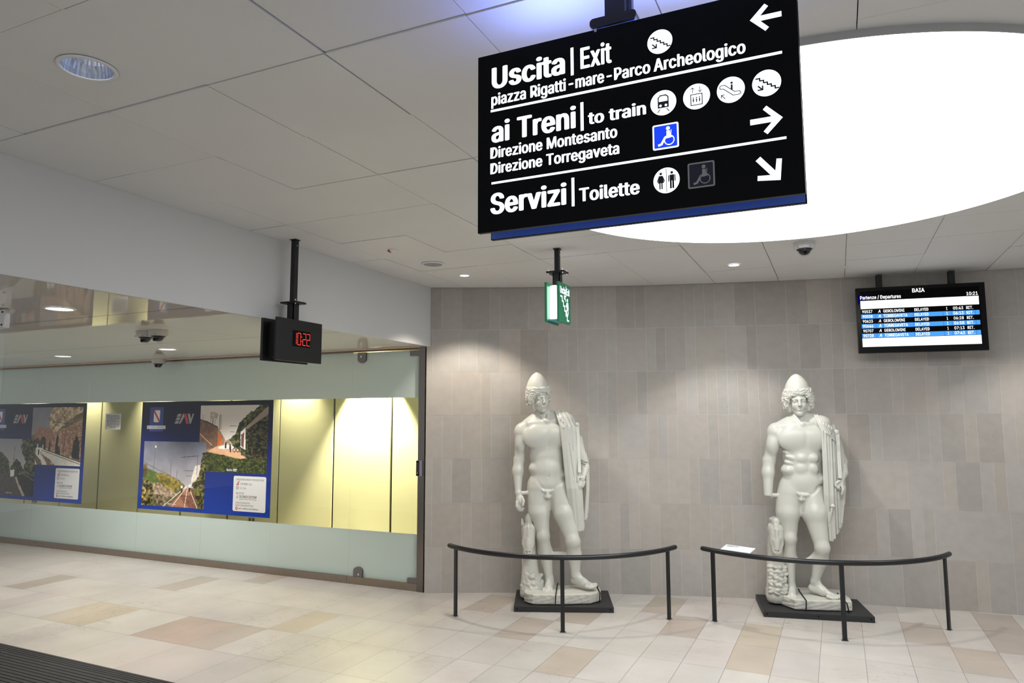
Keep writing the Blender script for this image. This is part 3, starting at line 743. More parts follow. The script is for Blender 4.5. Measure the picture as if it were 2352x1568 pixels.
# main direction sign ------------------------------------------------
SY, SX0, SX1, SB, ST = 1.95, -1.016, -0.049, 2.344, 2.932
mid = (SX0+SX1)/2
t = thing('direction_sign', (mid, SY+.055, HC), 'large black lit direction sign with white Uscita, ai Treni and Servizi lines', 'sign')
PX, PY = -.560, SY+.056
b = MB(); b.box((PX-.032, PY-.035, 2.93), (PX+.032, PY+.030, HC-.006)); b.box((PX-.045, PY-.045, HC-.008), (PX+.045, PY+.045, HC-.001)); pole = b.build('pole', black, t, bevel=.002)
MB().box((PX+.033, PY+.0, 2.935), (PX+.044, PY+.025, HC-.02)).build('pole_channel', mat('channel_grey', rgb(90, 90, 104), .4, .5), pole)
MB().cyl((PX+.04, PY-.005, 3.045), (PX+.066, PY-.005, 3.045), .007).build('bolt', black, pole)
b = MB(); b.rbox((PX, PY, 0), (1, 0, 0), (0, 1, 0), (0, 0, 1), (-.072, -.06, 2.936), (.072, .06, 2.966), .012); fl = b.build('flange', black, t)
MB().cyl((PX-.055, PY-.05, 2.925), (PX-.055, PY-.05, 2.937), .007).build('bolt', zinc, fl)
sign_black = mat('sign_black', rgb(5, 6, 10), 0.35, spec=0.12)
b = MB(); b.box((SX0, SY, SB), (SX1, SY+.016, ST)); fp = b.build('front_panel', sign_black, t, bevel=.001)
b = MB(); b.box((SX0, SY+.094, SB), (SX1, SY+.11, ST)); bp = b.build('back_panel', sign_black, t, bevel=.001)
navy = mat('glow_blue', rgb(70, 104, 190), .5)
b = MB(); b.box((SX0+.004, SY+.0905, SB+.002), (SX1-.004, SY+.094, ST-.004)); b.build('painted_blue_glow', navy, t)  # added sheet: blue light on the back panel's inner face, put into its colour
b = MB(); b.box((SX0+.03, SY+.016, SB+.060), (SX1-.03, SY+.022, SB+.075)); b.build('light_strip', emitter('strip_blue', (.30, .45, 1.0, 1), 0.9), t)
b = MB(); b.box((SX1-.012, SY+.018, SB+.02), (SX1-.009, SY+.03, ST-.03)); b.build('edge_light', emitter('edge_white', (.85, .92, 1, 1), 1.2), t)
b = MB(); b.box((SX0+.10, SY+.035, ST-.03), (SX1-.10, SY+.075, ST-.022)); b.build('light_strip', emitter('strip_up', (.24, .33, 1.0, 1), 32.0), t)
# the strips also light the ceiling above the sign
cam_f, cam_r, cam_u = cf_, cr_, cu_
ink = mat('sign_ink', rgb(10, 12, 40), .5)
lit = emitter('sign_lit', (0.93, 0.97, 1.0, 1), 1.35)
lit2 = emitter('sign_lit_cyan', (0.80, 0.93, 1.0, 1), 1.0)
blue_lit = emitter('sign_blue', (lin(28), lin(62), lin(220), 1), 1.0)
dull_w, dull_b = mat('dull_white', rgb(150, 150, 156), .5), mat('dull_navy', rgb(14, 16, 44), .5)
# (u, v) below are metres measured on the panel itself, from its lower left corner
def wheelchair(p, face, x, z, s, frame_m, field_m, person_m):
    b = MB(); p.rrect(b, x-s/2, z-s/2, x+s/2, z+s/2, s*.07, 1); f = b.build('pictogram_frame', frame_m, face)
    b = MB(); p.rrect(b, x-s*.44, z-s*.44, x+s*.44, z+s*.44, s*.04, 2); b.build('pictogram_field', field_m, face)
    b = MB(); k = 3
    p.disc(b, x+s*.10, z+s*.30, s*.075, k, 20)
    p.poly(b, [(x+s*.04, z+s*.21), (x+s*.17, z+s*.20), (x+s*.20, z-s*.08), (x-s*.04, z-s*.10), (x-s*.02, z-s*.01), (x+s*.04, z+s*.02)], k)
    p.line(b, [(x-s*.02, z-s*.06), (x-s*.16, z-s*.30), (x-s*.26, z-s*.33)], s*.085, k)
    p.line(b, [(x+s*.22, z+s*.22), (x+s*.20, z-s*.02)], s*.025, k)
    p.ring(b, x+s*.14, z-s*.17, s*.165, s*.20, k, 28); p.line(b, [(x+s*.02, z-.02*s), (x+s*.24, z-s*.05)], s*.04, k)
    b.build('pictogram', person_m, face)
def arrow(p, face, cx, cz, L, ang, m):
    ca, sa = math.cos(ang), math.sin(ang); w = L*.195; k = 1
    R = lambda a, c: (cx+a*ca-c*sa, cz+a*sa+c*ca)
    b = MB()
    p.poly(b, [R(-L*.52, -w/2), R(L*.28, -w/2), R(L*.28, w/2), R(-L*.52, w/2)], k)
    for s in (1, -1):
        p.poly(b, [R(L*.52, 0), R(L*.02+w*.0, s*L*.50), R(-L*.10, s*L*.385), R(L*.28, -s*.02*L)][::s], k)
    b.build('arrow', m, face)
def stairs(p, face, x, z, r, m):
    b = MB(); p.disc(b, x, z, r, 1, 44); b.build('pictogram_disc', m, face)
    b = MB(); q = r*.26; pts = [(x-r*.72, z+r*.42)]
    for k in range(5):
        pts.append((pts[-1][0]+q, pts[-1][1])); pts.append((pts[-1][0], pts[-1][1]-q*.72))
    pts.append((pts[-1][0]+q*.9, pts[-1][1])); p.line(b, pts, r*.105, 2.5)
    p.line(b, [(x-r*.58, z-r*.16), (x-r*.30, z-r*.46)], r*.105, 2.5); p.line(b, [(x-r*.60, z-r*.46), (x-r*.28, z-r*.46), (x-r*.28, z-r*.18)], r*.105, 2.5)
    b.build('pictogram', ink, face)
def sign_face(face, O, X):
    p = Plane(O, X, (0, 0, 1), .0006)
    SIGN_CONTENT(p, face)
def SIGN_CONTENT(p, face):
    def word(body, x0, x1, zb, zc, bold=.026, m=lit):
        b = MB(); p.text(b, body, x0, x1, zb, zc, bold=bold); b.build('lettering', m, face)
    def bar_(x0, z0, x1, z1, name='divider'):
        b = MB(); p.rect(b, x0, z0, x1, z1, 1); b.build(name, lit, face)
    word('Uscita', .0503, .302, .469, .5405, .042); bar_(.3205, .4585, .330, .5475, 'upright_bar'); word('Exit', .352, .4505, .472, .5395, .034)
    word('piazza Rigatti', .0487, .304, .414, .4525, .034); word('-mare', .3129, .4262, .4148, .4535, .034); word('-Parco', .4337, .566, .4148, .4525, .034)
    word('Archeologico', .5757, .8315, .4155, .4538, .034)
    bar_(.0464, .3925, .9245, .4003)
    word('ai Treni', .0493, .3355, .2898, .359, .040); bar_(.350, .277, .3597, .3665, 'upright_bar'); word('to train', .3735, .5505, .2925, .331, .038)
    word('Direzione Montesanto', .0454, .4635, .238, .2745, .034); word('Direzione Torregaveta', .0454, .4685, .187, .2225, .034)
    bar_(.0494, .1535, .9258, .1605)
    word('Servizi', .0455, .3024, .0555, .123, .042); bar_(.3186, .0470, .3276, .1355, 'upright_bar'); word('Toilette', .342, .5266, .058, .0995, .036)
    arrow(p, face, .8865, .5057, .079, math.pi, lit2); arrow(p, face, .8775, .2143, .080, 0, lit); arrow(p, face, .8795, .0765, .083, -math.pi*.28, lit2)
    stairs(p, face, .5955, .5035, .0365, lit); stairs(p, face, .8820, .3180, .0372, lit)
    r = .0373
    # train
    x, z = .6010, .3170
    b = MB(); p.disc(b, x, z, r, 1, 44); b.build('pictogram_disc', lit, face)
    b = MB(); k = 2.5; bw = r*.38
    p.line(b, [(x-bw, z-r*.38), (x-bw, z+r*.42), (x-bw*.55, z+r*.58)], r*.09, k); p.line(b, [(x+bw, z-r*.38), (x+bw, z+r*.42), (x+bw*.55, z+r*.58)], r*.09, k)
    p.line(b, [(x-bw*.6, z+r*.58), (x-bw*.1, z+r*.58)], r*.10, k); p.line(b, [(x+bw*.1, z+r*.58), (x+bw*.6, z+r*.58)], r*.10, k)
    p.rect(b, x-bw, z-r*.42, x+bw, z+r*.10, k); p.line(b, [(x-bw*.7, z-r*.52), (x-bw*1.15, z-r*.74)], r*.07, k); p.line(b, [(x+bw*.7, z-r*.52), (x+bw*1.15, z-r*.74)], r*.07, k); b.build('pictogram', ink, face)
    b = MB(); p.disc(b, x-bw*.55, z-r*.24, r*.10, 4, 16); p.disc(b, x+bw*.55, z-r*.24, r*.10, 4, 16); b.build('headlamps', lit, face)
    # lift
    x, z = .6950, .3170
    b = MB(); p.disc(b, x, z, r, 1, 44); b.build('pictogram_disc', lit, face)
    b = MB(); s = r*.42; zc = z-r*.24
    p.line(b, [(x-s, zc-s), (x+s, zc-s), (x+s, zc+s), (x-s, zc+s), (x-s, zc-s)], r*.07, k)
    for q in (-.5, 0, .5):
        p.disc(b, x+s*q*1.1, zc+s*.34, r*.055, k, 12); p.poly(b, [(x+s*q*1.1-r*.03, zc-s*.5), (x+s*q*1.1+r*.03, zc-s*.5), (x+s*q*1.1+r*.06, zc+s*.15), (x+s*q*1.1-r*.06, zc+s*.15)], k)
    for q, d in ((-.28, 1), (.28, -1)):
        za, ze = (z+r*.32, z+r*.72) if d > 0 else (z+r*.72, z+r*.32)
        p.line(b, [(x+q*r, za), (x+q*r, ze)], r*.05, k); p.line(b, [(x+q*r-r*.13, ze-d*r*.14), (x+q*r, ze), (x+q*r+r*.13, ze-d*r*.14)], r*.05, k)
    b.build('pictogram', ink, face)
    # escalator
    x, z = .7883, .3178
    b = MB(); p.disc(b, x, z, r, 1, 44); b.build('pictogram_disc', lit, face)
    b = MB(); o = r*.06
    p.line(b, [(x-r*.72, z+r*.42), (x-r*.42, z+r*.42), (x+r*.28, z-r*.20), (x+r*.62, z-r*.20), (x+r*.72, z-r*.34), (x+r*.62, z-r*.46), (x+r*.16, z-r*.46), (x-r*.54, z+r*.16), (x-r*.72, z+r*.16), (x-r*.80, z+r*.29), (x-r*.72, z+r*.42)], r*.06, k)
    p.disc(b, x+r*.08, z+r*.52, r*.09, k, 14); p.poly(b, [(x, z+r*.02), (x+r*.14, z-r*.08), (x+r*.15, z+r*.40), (x+r*.02, z+r*.40)], k)
    p.line(b, [(x-r*.42, z-r*.62), (x-r*.66, z-r*.34)], r*.06, k); p.line(b, [(x-r*.68, z-r*.54), (x-r*.68, z-r*.32), (x-r*.46, z-r*.32)], r*.06, k); b.build('pictogram', ink, face)
    # toilets
    x, z = .6043, .0862
    b = MB(); p.disc(b, x, z, r, 1, 44); b.build('pictogram_disc', lit, face)
    b = MB(); p.rect(b, x-.0009, z-r*.93, x+.0009, z+r*.93, k)
    w = x-r*.42; p.disc(b, w, z+r*.56, r*.105, k, 16)
    p.poly(b, [(w-r*.10, z+r*.40), (w+r*.10, z+r*.40), (w+r*.25, z-r*.18), (w-r*.25, z-r*.18)], k)
    p.line(b, [(w-r*.12, z+r*.36), (w-r*.27, z-r*.05)], r*.08, k); p.line(b, [(w+r*.12, z+r*.36), (w+r*.27, z-r*.05)], r*.08, k)
    p.rect(b, w-r*.13, z-r*.66, w-r*.03, z-r*.15, k); p.rect(b, w+r*.03, z-r*.66, w+r*.13, z-r*.15, k)
    w = x+r*.42; p.disc(b, w, z+r*.56, r*.105, k, 16)
    p.rect(b, w-r*.17, z-r*.08, w+r*.17, z+r*.40, k); p.line(b, [(w-r*.23, z+r*.34), (w-r*.24, z-r*.10)], r*.085, k); p.line(b, [(w+r*.23, z+r*.34), (w+r*.24, z-r*.10)], r*.085, k)
    p.rect(b, w-r*.16, z-r*.68, w-r*.02, z-r*.06, k); p.rect(b, w+r*.02, z-r*.68, w+r*.16, z-r*.06, k); b.build('pictogram', ink, face)
    wheelchair(p, face, .6052, .2160, .0745, lit, blue_lit, lit); wheelchair(p, face, .7012, .0885, .0735, dull_w, dull_b, dull_w)
sign_face(fp, (SX0, SY, SB), (1, 0, 0))
sign_face(bp, (SX1, SY+.11, SB), (-1, 0, 0))

# ================================================================== FLOOR STANDING
steel_black = mat('rail_black', rgb(30, 31, 34), 0.34, 0.2, spec=0.5)
def barrier(label, c, r, a0, a1, post_ang, group):
    t = thing('curved_barrier', (c[0], c[1]-r, 0), label, 'barrier', group)
    zc = .597
    pt = lambda a, z: (c[0]+r*math.cos(math.radians(a)), c[1]+r*math.sin(math.radians(a)), z)
    pts = [pt(a0+(a1-a0)*q/60, zc) for q in range(61)]
    b = MB(); b.tube(pts, .021, 20)
    for e, f in ((0, 1), (-1, -2)):
        p0, p1 = Vector(pts[e]), Vector(pts[f]); d = (p0-p1).normalized()
        b.tube([p0-d*.001, p0+d*.008, p0+d*.013], .019, 20)
    b.build('handrail', steel_black, t, smooth='auto')
    for a in post_ang:
        x, y, _ = pt(a, 0); tr = math.radians(a); X = Vector((-math.sin(tr), math.cos(tr), 0)); Y = Vector((math.cos(tr), math.sin(tr), 0))
        b = MB(); b.frame_box((x, y, 0), X, Y, (0, 0, 1), (-.017, -.010, 0.002), (.017, .010, zc-.012)); ps = b.build('post', steel_black, t, bevel=.0015)
        b = MB(); b.frame_box((x, y, 0), X, Y, (0, 0, 1), (-.024, -.017, 0), (.024, .017, .004)); b.build('foot_plate', mat('foot_steel', rgb(120, 120, 120), .4, .8), ps)
    return t
barrier('curved black steel barrier around left statue', (-2.599, 6.806), 1.257, -122.2, -14.8, (-117.34, -68.5, -20.47), 'barriers before the statues')
barrier('curved black steel barrier around right statue, carrying the white label plate', (-.397, 7.570), 1.282, -125.5, -21.0, (-120.64, -73.47, -26.05), 'barriers before the statues')

# label plate on the right-hand rail
a = math.radians(-108); ax = math.radians(-116.5); bx_ = math.radians(-104.5)
P0 = Vector((-.397+1.282*math.cos(ax), 7.570+1.282*math.sin(ax), .625)); P1 = Vector((-.397+1.282*math.cos(bx_), 7.570+1.282*math.sin(bx_), .625))
X = (P1-P0).normalized(); Y = Vector((0, 0, 1)).cross(X); Yt = (Y*math.cos(math.radians(14))+Vector((0, 0, 1))*math.sin(math.radians(14))).normalized(); Zt = X.cross(Yt)
t = thing('label_plate', (P0.x, P0.y, .62), 'small white museum label plate resting on the right barrier handrail', 'label')
L_ = (P1-P0).length
b = MB(); b.frame_box(P0, X, Yt, Zt, (0, -.012, -.004), (L_, .095, .003)); pl_ = b.build('plate', mat('plate_white', rgb(226, 232, 236), .3), t, bevel=.001)
b = MB(); b.frame_box(P0, X, Yt, Zt, (.02, 0.01, -.012), (L_-.02, .05, -.004)); b.build('clip', steel_black, t)
p = Plane(P0+Zt*.003, X, Yt, .0006)
b = MB()
lr = random.Random(2)
def greek(mb, p, x0, x1, z0, z1, rows, k=1, col=None, rng=lr):
    h = (z1-z0)/rows
    for q in range(rows):
        x = x0; e = x0+(x1-x0)*rng.uniform(.75, 1) if q < rows-1 else x0+(x1-x0)*.5
        while x < e:
            w = rng.uniform(.5, 1.9)*h; p.rect(mb, x, z1-(q+.68)*h, min(x+w, x1), z1-(q+.22)*h, k, col); x += w+h*.35
greek(b, p, .02, .13, .055, .082, 4); b.build('lettering', mat('label_grey', rgb(120, 126, 134), .6), pl_)

# black pedestals
slab = mat('pedestal_black', rgb(38, 38, 40), 0.55, noise=(4, .12))
def pedestal(label, corner, ang, w, d, h):
    a = math.radians(ang); X = Vector((math.cos(a), math.sin(a), 0)); Y = Vector((-math.sin(a), math.cos(a), 0)); O = Vector((corner[0], corner[1], 0))
    c = O+X*w/2+Y*d/2
    t = thing('pedestal', (c.x, c.y, 0), label, 'pedestal', 'black pedestals under the statues')
    b = MB(); b.frame_box(O, X, Y, (0, 0, 1), (0, 0, 0), (w, d, h)); s = b.build('slab', slab, t, bevel=.003)
    for u in (.03, w/2, w-.03):
        q = O+X*u-Y*.0005+Vector((0, 0, h*.55)); MB().cyl(q, q-Y*.002, .006, n=12).build('screw', black_gloss, s)
    return t, O, X, Y
PED_L = pedestal('low black pedestal slab under the left statue', (-2.757, 6.020), 21.9, .904, .62, .05)
PED_R = pedestal('low black pedestal slab under the right statue', (-.677, 6.778), 12.1, .905, .60, .052)

# ================================================================== SMALL THINGS AT THE GLASS
t = thing('door_keypad', (-3.945, GY-.045, 1.24), 'slim black and grey keypad on the steel door post', 'keypad')
b = MB(); b.box((-3.972, GY-.052, 1.158), (-3.908, GY-.030, 1.316)); kb = b.build('body', mat('keypad_grey', rgb(150, 148, 160), .4, .4), t, bevel=.003)
b = MB(); b.box((-3.970, GY-.0545, 1.160), (-3.934, GY-.052, 1.314)); b.build('key_field', black_gloss, t)
for q in range(6):
    for s in range(2):
        b = MB(); x = -3.963+s*.017; z = 1.288-q*.0165; b.box((x, GY-.0575, z-.006), (x+.011, GY-.0545, z+.006)); b.build('key', mat('key_dark', rgb(70, 70, 76), .5), t)
MB().cyl((-3.953, GY-.0545, 1.188), (-3.953, GY-.056, 1.188), .003, n=10).build('indicator', emitter('led_white', (1, 1, 1, 1), 1.0), t)

t = thing('paper_notice', (-8.73, GY+.0125, 1.71), 'white paper notice with bold lines taped inside the glass', 'notice')
b = MB(); b.box((-8.885, GY+.0115, 1.607), (-8.582, GY+.0122, 1.816)); pn = b.build('sheet', mat('paper_white', rgb(206, 204, 200), .7), t)
p = Plane((-8.885, GY+.0115, 1.607), (1, 0, 0), (0, 0, 1))
b = MB(); nr = random.Random(8)
for q in range(9):
    z = .185-q*.0195; x = .02+nr.uniform(0, .015); e = .285-nr.uniform(0, .02)
    if q == 8: x, e = .09, .21
    while x < e-.005:
        w = min(nr.uniform(.015, .05), e-x); p.rect(b, x, z-.007, x+w, z, 1); x += w+.006
b.build('lettering', mat('print_black', rgb(52, 50, 50), .7), pn)

def socket(x, z, label):
    t = thing('wall_socket', (x, RY, z), label, 'socket', 'sockets on the olive wall')
    b = MB(); b.box((x-.06, RY-.008, z-.035), (x+.06, RY+.001, z+.035)); pf = b.build('cover_plate', mat('socket_plate', rgb(150, 150, 120), .5), t, bevel=.002)
    for s in (-.026, .034):
        b = MB(); b.box((x+s-.017, RY-.0095, z-.018), (x+s+.017, RY-.008, z+.018)); b.build('outlet', mat('socket_dark', rgb(76, 76, 60), .5), t)
socket(-7.20, .40, 'small wall socket low on olive wall beneath the right poster')
socket(-11.85, .43, 'small wall socket low on olive wall beneath the left poster')

# warm wall washers of the glazed room (behind the frosted band)
for x, w, y in ((-5.25, 9.0, 7.05), (-6.45, 1.2, 7.04), (-7.75, .9, 7.04), (-9.12, 1.2, 7.05), (-10.6, .9, 7.04), (-12.0, .9, 7.04)):
    spot('wall_washer', (x, y, 2.48), WASH_W*w, 80 if x > -5.5 else 84, .45 if x > -5.5 else .9, (1.0, .90, .70), .02, aim=(0, .42, -1))

# ================================================================== POSTERS INSIDE THE GLASS
NRNG = np.random.default_rng(4)
def vnoise(h, w, cells, octs=3, seed=0):
    r = np.random.default_rng(seed); out = np.zeros((h, w)); a = 1.0; tot = 0
    for o in range(octs):
        n = int(cells*2**o)+2
        g = r.random((n+1, n+1)); y = np.linspace(0, n-1.001, h); x = np.linspace(0, n-1.001, w)
        yi, xi = y.astype(int), x.astype(int); fy, fx = (y-yi)[:, None], (x-xi)[None]
        fy, fx = fy*fy*(3-2*fy), fx*fx*(3-2*fx)
        out += a*((g[yi][:, xi]*(1-fx)+g[yi][:, xi+1]*fx)*(1-fy)+(g[yi+1][:, xi]*(1-fx)+g[yi+1][:, xi+1]*fx)*fy); tot += a; a *= .6
    return out/tot
class Paint:
    def __init__(s, w, h):
        s.w, s.h = w, h; s.im = np.zeros((h, w, 3)); s.v, s.u = np.meshgrid((np.arange(h)+.5)/h, (np.arange(w)+.5)/w, indexing='ij')
    def inside(s, P, wob=0, seed=1):
        u, v = s.u, s.v; P = [tuple(-.1 if c <= 0 else 1.1 if c >= 1 else c for c in q) for q in P]
        if wob: u = u+(vnoise(s.h, s.w, 14, 3, seed)-.5)*wob; v = v+(vnoise(s.h, s.w, 14, 3, seed+9)-.5)*wob
        m = np.zeros((s.h, s.w), bool)
        for (x0, y0), (x1, y1) in zip(P, P[1:]+P[:1]):
            if y0 == y1: continue
            c = ((y0 > v) != (y1 > v)) & (u < (x1-x0)*(v-y0)/(y1-y0)+x0); m ^= c
        return m
    def fill(s, m, c0, c1=None, seed=2, cells=20, octs=3, gain=1.6):
        c0 = np.array(c0, float)
        if c1 is None: s.im[m] = c0; return
        t = np.clip((vnoise(s.h, s.w, cells, octs, seed)-.5)*gain+.5, 0, 1)[..., None]
        s.im[m] = (c0*(1-t)+np.array(c1, float)*t)[m]
    def poly(s, P, c0, c1=None, wob=0, seed=2, **k): s.fill(s.inside(P, wob, seed), c0, c1, seed, **k)
    def line(s, a, b, w, c):
        dx, dy = b[0]-a[0], b[1]-a[1]; L = dx*dx+dy*dy
        t = np.clip(((s.u-a[0])*dx+(s.v-a[1])*dy)/L, 0, 1)
        s.im[np.hypot(s.u-a[0]-t*dx, (s.v-a[1]-t*dy)*.75) < w] = c
    def grad(s, top, bot):
        t = s.v[..., None]; s.im[:] = np.array(top)*(1-t)+np.array(bot)*t
def picture_track():
    p = Paint(170, 124); p.grad((112, 114, 128), (196, 186, 182))
    p.im += (vnoise(124, 170, 5, 3, 3)[..., None]-.5)*26
    p.fill(p.v > .70, (112, 98, 66)); p.line((0, .33), (.62, .60), .003, (92, 92, 96))
    p.poly([(0, .42), (.12, .44), (.30, .52), (.46, .62), (.60, .72), (.3, 1), (0, 1)], (86, 104, 44), (116, 130, 66), seed=5)
    p.poly([(.2, .50), (.34, .49), (.48, .54), (.60, .60), (.70, .68), (.62, .74), (.5, .80), (.34, .70)], (92, 88, 40), (176, 152, 78), .05, 6, cells=28)
    p.poly([(0, .40), (.05, .36), (.08, .46), (.06, .56), (0, .6)], (70, 62, 36), (140, 120, 80), .05, 8, cells=30)
    p.poly([(.14, .64), (.3, .66), (.45, .74), (.58, .80), (.5, .92), (.3, .9), (.16, .8)], (118, 98, 76), (196, 178, 160), .07, 10, cells=30)
    p.poly([(0, .66), (.10, .60), (.18, .68), (.2, .82), (.16, .98), (.1, 1), (0, 1)], (34, 32, 16), (188, 168, 96), .06, 7, cells=26, gain=2.4)
    p.poly([(.2, .82), (.38, .84), (.5, .88), (.38, 1), (.16, 1)], (70, 66, 40), (168, 150, 128), .06, 12, cells=30)
    p.poly([(.73, .67), (.765, .67), (.95, 1), (.36, 1)], (170, 128, 104), (150, 108, 88), seed=13)
    for q in range(5): p.poly([(.6+q*.04, .82+q*.03), (.86, .80+q*.04), (.9, .84+q*.035), (.62+q*.03, .86+q*.035)], (112, 78, 66), (150, 108, 90), .04, 14+q)
    for x in (.36, .50, .70, .90): p.line((.735+(x-.63)*.05, .675), (x, 1), .004, (226, 214, 200))
    p.poly([(.79, .56), (.84, .36), (.93, .34), (.93, .52), (.82, .66), (.775, .68)], (208, 200, 192), (190, 180, 172))
    p.poly([(.95, .16), (1, .12), (1, 1), (.96, 1), (.84, .76), (.82, .62), (.90, .50), (.93, .34)], (34, 32, 20), (134, 128, 74), .05, 20, cells=34, gain=2.2)
    for (a, b) in (((.19, .08), (.175, .46)), ((.46, .31), (.455, .56)), ((.56, .44), (.555, .60)), ((.875, .2), (.87, .5))): p.line(a, b, .003, (96, 94, 96))
    p.line((.61, .24), (.875, .21), .004, (84, 80, 82)); p.line((.68, .44), (.81, .44), .003, (96, 92, 92)); p.line((.71, .52), (.79, .52), .003, (110, 104, 104))
    p.fill((np.hypot(p.u-.195, (p.v-.085)*.8) < .014), (210, 196, 170))
    for x, y, c in ((.645, .72, (70, 66, 72)), (.77, .70, (40, 36, 44))):
        p.fill((abs(p.u-x) < .012) & (abs(p.v-y) < .055), c); p.fill((abs(p.u-x) < .016) & (abs(p.v-y+.03) < .022), (206, 204, 208))
    return p.im
def picture_underpass():
    p = Paint(170, 124); p.grad((186, 180, 174), (206, 198, 190)); p.fill(p.v > .60, (150, 122, 98))
    p.poly([(0, .20), (.10, .235), (.27, .32), (.39, .52), (.37, .60), (.28, .63), (0, .70)], (108, 84, 70), (134, 104, 86), seed=4)
    p.poly([(.27, .32), (.39, .52), (.37, .60), (.28, .63)], (142, 112, 92), (160, 128, 104), seed=5)
    p.line((0, .43), (.19, .60), .006, (186, 158, 124)); p.line((0, .21), (.27, .325), .005, (76, 60, 52))
    p.poly([(.285, .42), (.33, .47), (.335, .60), (.29, .62)], (176, 92, 32), (204, 116, 50))
    p.poly([(.26, .62), (.40, .58), (.50, .56), (.56, .62), (.72, .74), (.66, .80), (.12, .70)], (204, 168, 138), (188, 150, 120), seed=6)
    p.poly([(.29, .62), (.42, .59), (.54, .62), (.5, .65), (.3, .65)], (226, 220, 214))
    for x in (.16, .195, .225): p.line((x, .10), (x, .28), .004, (104, 98, 92))
    p.poly([(.14, .12), (.2, .08), (.26, .12), (.25, .20), (.16, .20)], (130, 122, 108), (190, 178, 160), .05, 9, cells=40)
    for x in (.04, .30, .32): p.line((x, .14), (x, .36), .003, (110, 102, 96))
    p.line((.45, .31), (.55, .31), .004, (110, 106, 104)); p.line((.46, .40), (.52, .40), .003, (120, 116, 112))
    p.poly([(.40, .52), (.48, .50), (.46, .58), (.40, .56)], (130, 120, 108), (160, 150, 140), .03)
    p.poly([(.46, .52), (.55, .38), (.62, .22), (.72, .14), (.84, .03), (.92, 0), (1, 0), (1, 1), (.88, .98), (.72, .80), (.60, .66), (.5, .60)], (30, 32, 16), (116, 116, 74), .06, 11, cells=30, gain=2.3)
    p.poly([(.70, .24), (1, .22), (1, .84), (.86, .86), (.72, .72)], (14, 16, 8), (86, 80, 50), .06, 12, cells=36, gain=2.4)
    p.poly([(.61, .40), (.68, .34), (.69, .66), (.62, .62)], (204, 198, 196)); p.poly([(.62, .44), (.665, .40), (.665, .64), (.625, .60)], (112, 82, 72))
    p.poly([(.98, .03), (1, .06), (.70, .36), (.68, .33)], (142, 128, 118))
    p.fill(p.inside([(0, .68), (.10, .70), (.36, .74), (.58, .79), (.74, .80), (1, .82), (1, 1), (0, 1)], .03, 15), (34, 40, 16), (98, 104, 48), 16, cells=44, octs=3, gain=2)
    for x, y, c in ((.465, .62, (84, 96, 104)), (.475, .66, (50, 52, 58)), (.40, .60, (40, 38, 40)), (.64, .70, (58, 50, 50))): p.fill((abs(p.u-x) < .010) & (abs(p.v-y) < .045), c)
    for x in (.53, .58, .62): p.fill(abs(np.hypot(p.u-x, (p.v-.665)*.75)-.022) < .004, (70, 70, 72))
    return p.im
def picture_cliff():
    p = Paint(170, 124); p.grad((122, 122, 130), (160, 152, 146)); p.fill(p.v > .7, (190, 176, 164)); p.im += (vnoise(124, 170, 4, 3, 23)[..., None]-.5)*30
    p.poly([(.36, .30), (.33, .2), (.42, 0), (1, 0), (1, 1), (.36, .8)], (122, 104, 82), (204, 186, 156), .04, 3, cells=22, gain=2)
    p.poly([(.50, .44), (.8, .18), (1, .04), (1, .16), (.72, .34), (.5, .46)], (96, 86, 56), (146, 130, 96), .04, 4)
    p.poly([(.50, .44), (.74, .34), (1, .22), (1, .92), (.5, .74), (.30, .70)], (120, 92, 74), (190, 158, 134), .02, 5, cells=40)
    p.poly([(.06, .46), (.10, .34), (.40, .37), (.46, .46), (.40, .72), (.04, .72)], (140, 106, 86), (168, 132, 110), .01, 6, cells=36)
    p.poly([(0, .5), (.08, .48), (.06, .74), (0, .74)], (96, 76, 62), (150, 124, 104), .03, 7)
    p.poly([(.18, .72), (.19, .58), (.22, .52), (.26, .51), (.30, .55), (.31, .72)], (40, 32, 26), (70, 58, 46), .01)
    p.poly([(.06, .60), (.14, .54), (.22, .62), (.22, .72), (.06, .72)], (44, 44, 24), (92, 84, 54), .05, 8)
    for x, w, t in ((.38, .025, .54), (.53, .035, .44), (.565, .06, .66), (.90, .08, .46)): p.poly([(x-w, .86), (x-w*.6, t+.1), (x, t), (x+w*.7, t+.12), (x+w, .9)], (26, 26, 14), (74, 66, 40), .03, int(x*50), cells=30)
    p.poly([(0, .70), (.20, .70), (1, .96), (1, 1), (0, 1)], (226, 214, 204), (204, 190, 178), seed=9)
    p.poly([(.02, .74), (.22, .92), (.30, 1), (.2, 1)], (120, 100, 88)); p.poly([(.18, .76), (.5, .98), (.6, 1), (.45, 1)], (112, 96, 84), (160, 140, 124), .03, 10)
    p.line((.24, .72), (1, .93), .006, (70, 62, 54)); p.line((.24, .75), (1, .97), .004, (90, 80, 72))
    p.line((.69, .28), (.66, .80), .006, (112, 78, 66)); p.line((.45, .25), (.85, .30), .004, (80, 72, 66))
    for x, y in ((.17, .78), (.23, .80)): p.fill((abs(p.u-x) < .014) & (abs(p.v-y) < .05), (24, 22, 22) if x < .2 else (196, 170, 140))
    for x, y in ((.145, .68), (.25, .70)): p.fill((abs(p.u-x) < .010) & (abs(p.v-y) < .045), (226, 220, 214))
    return p.im
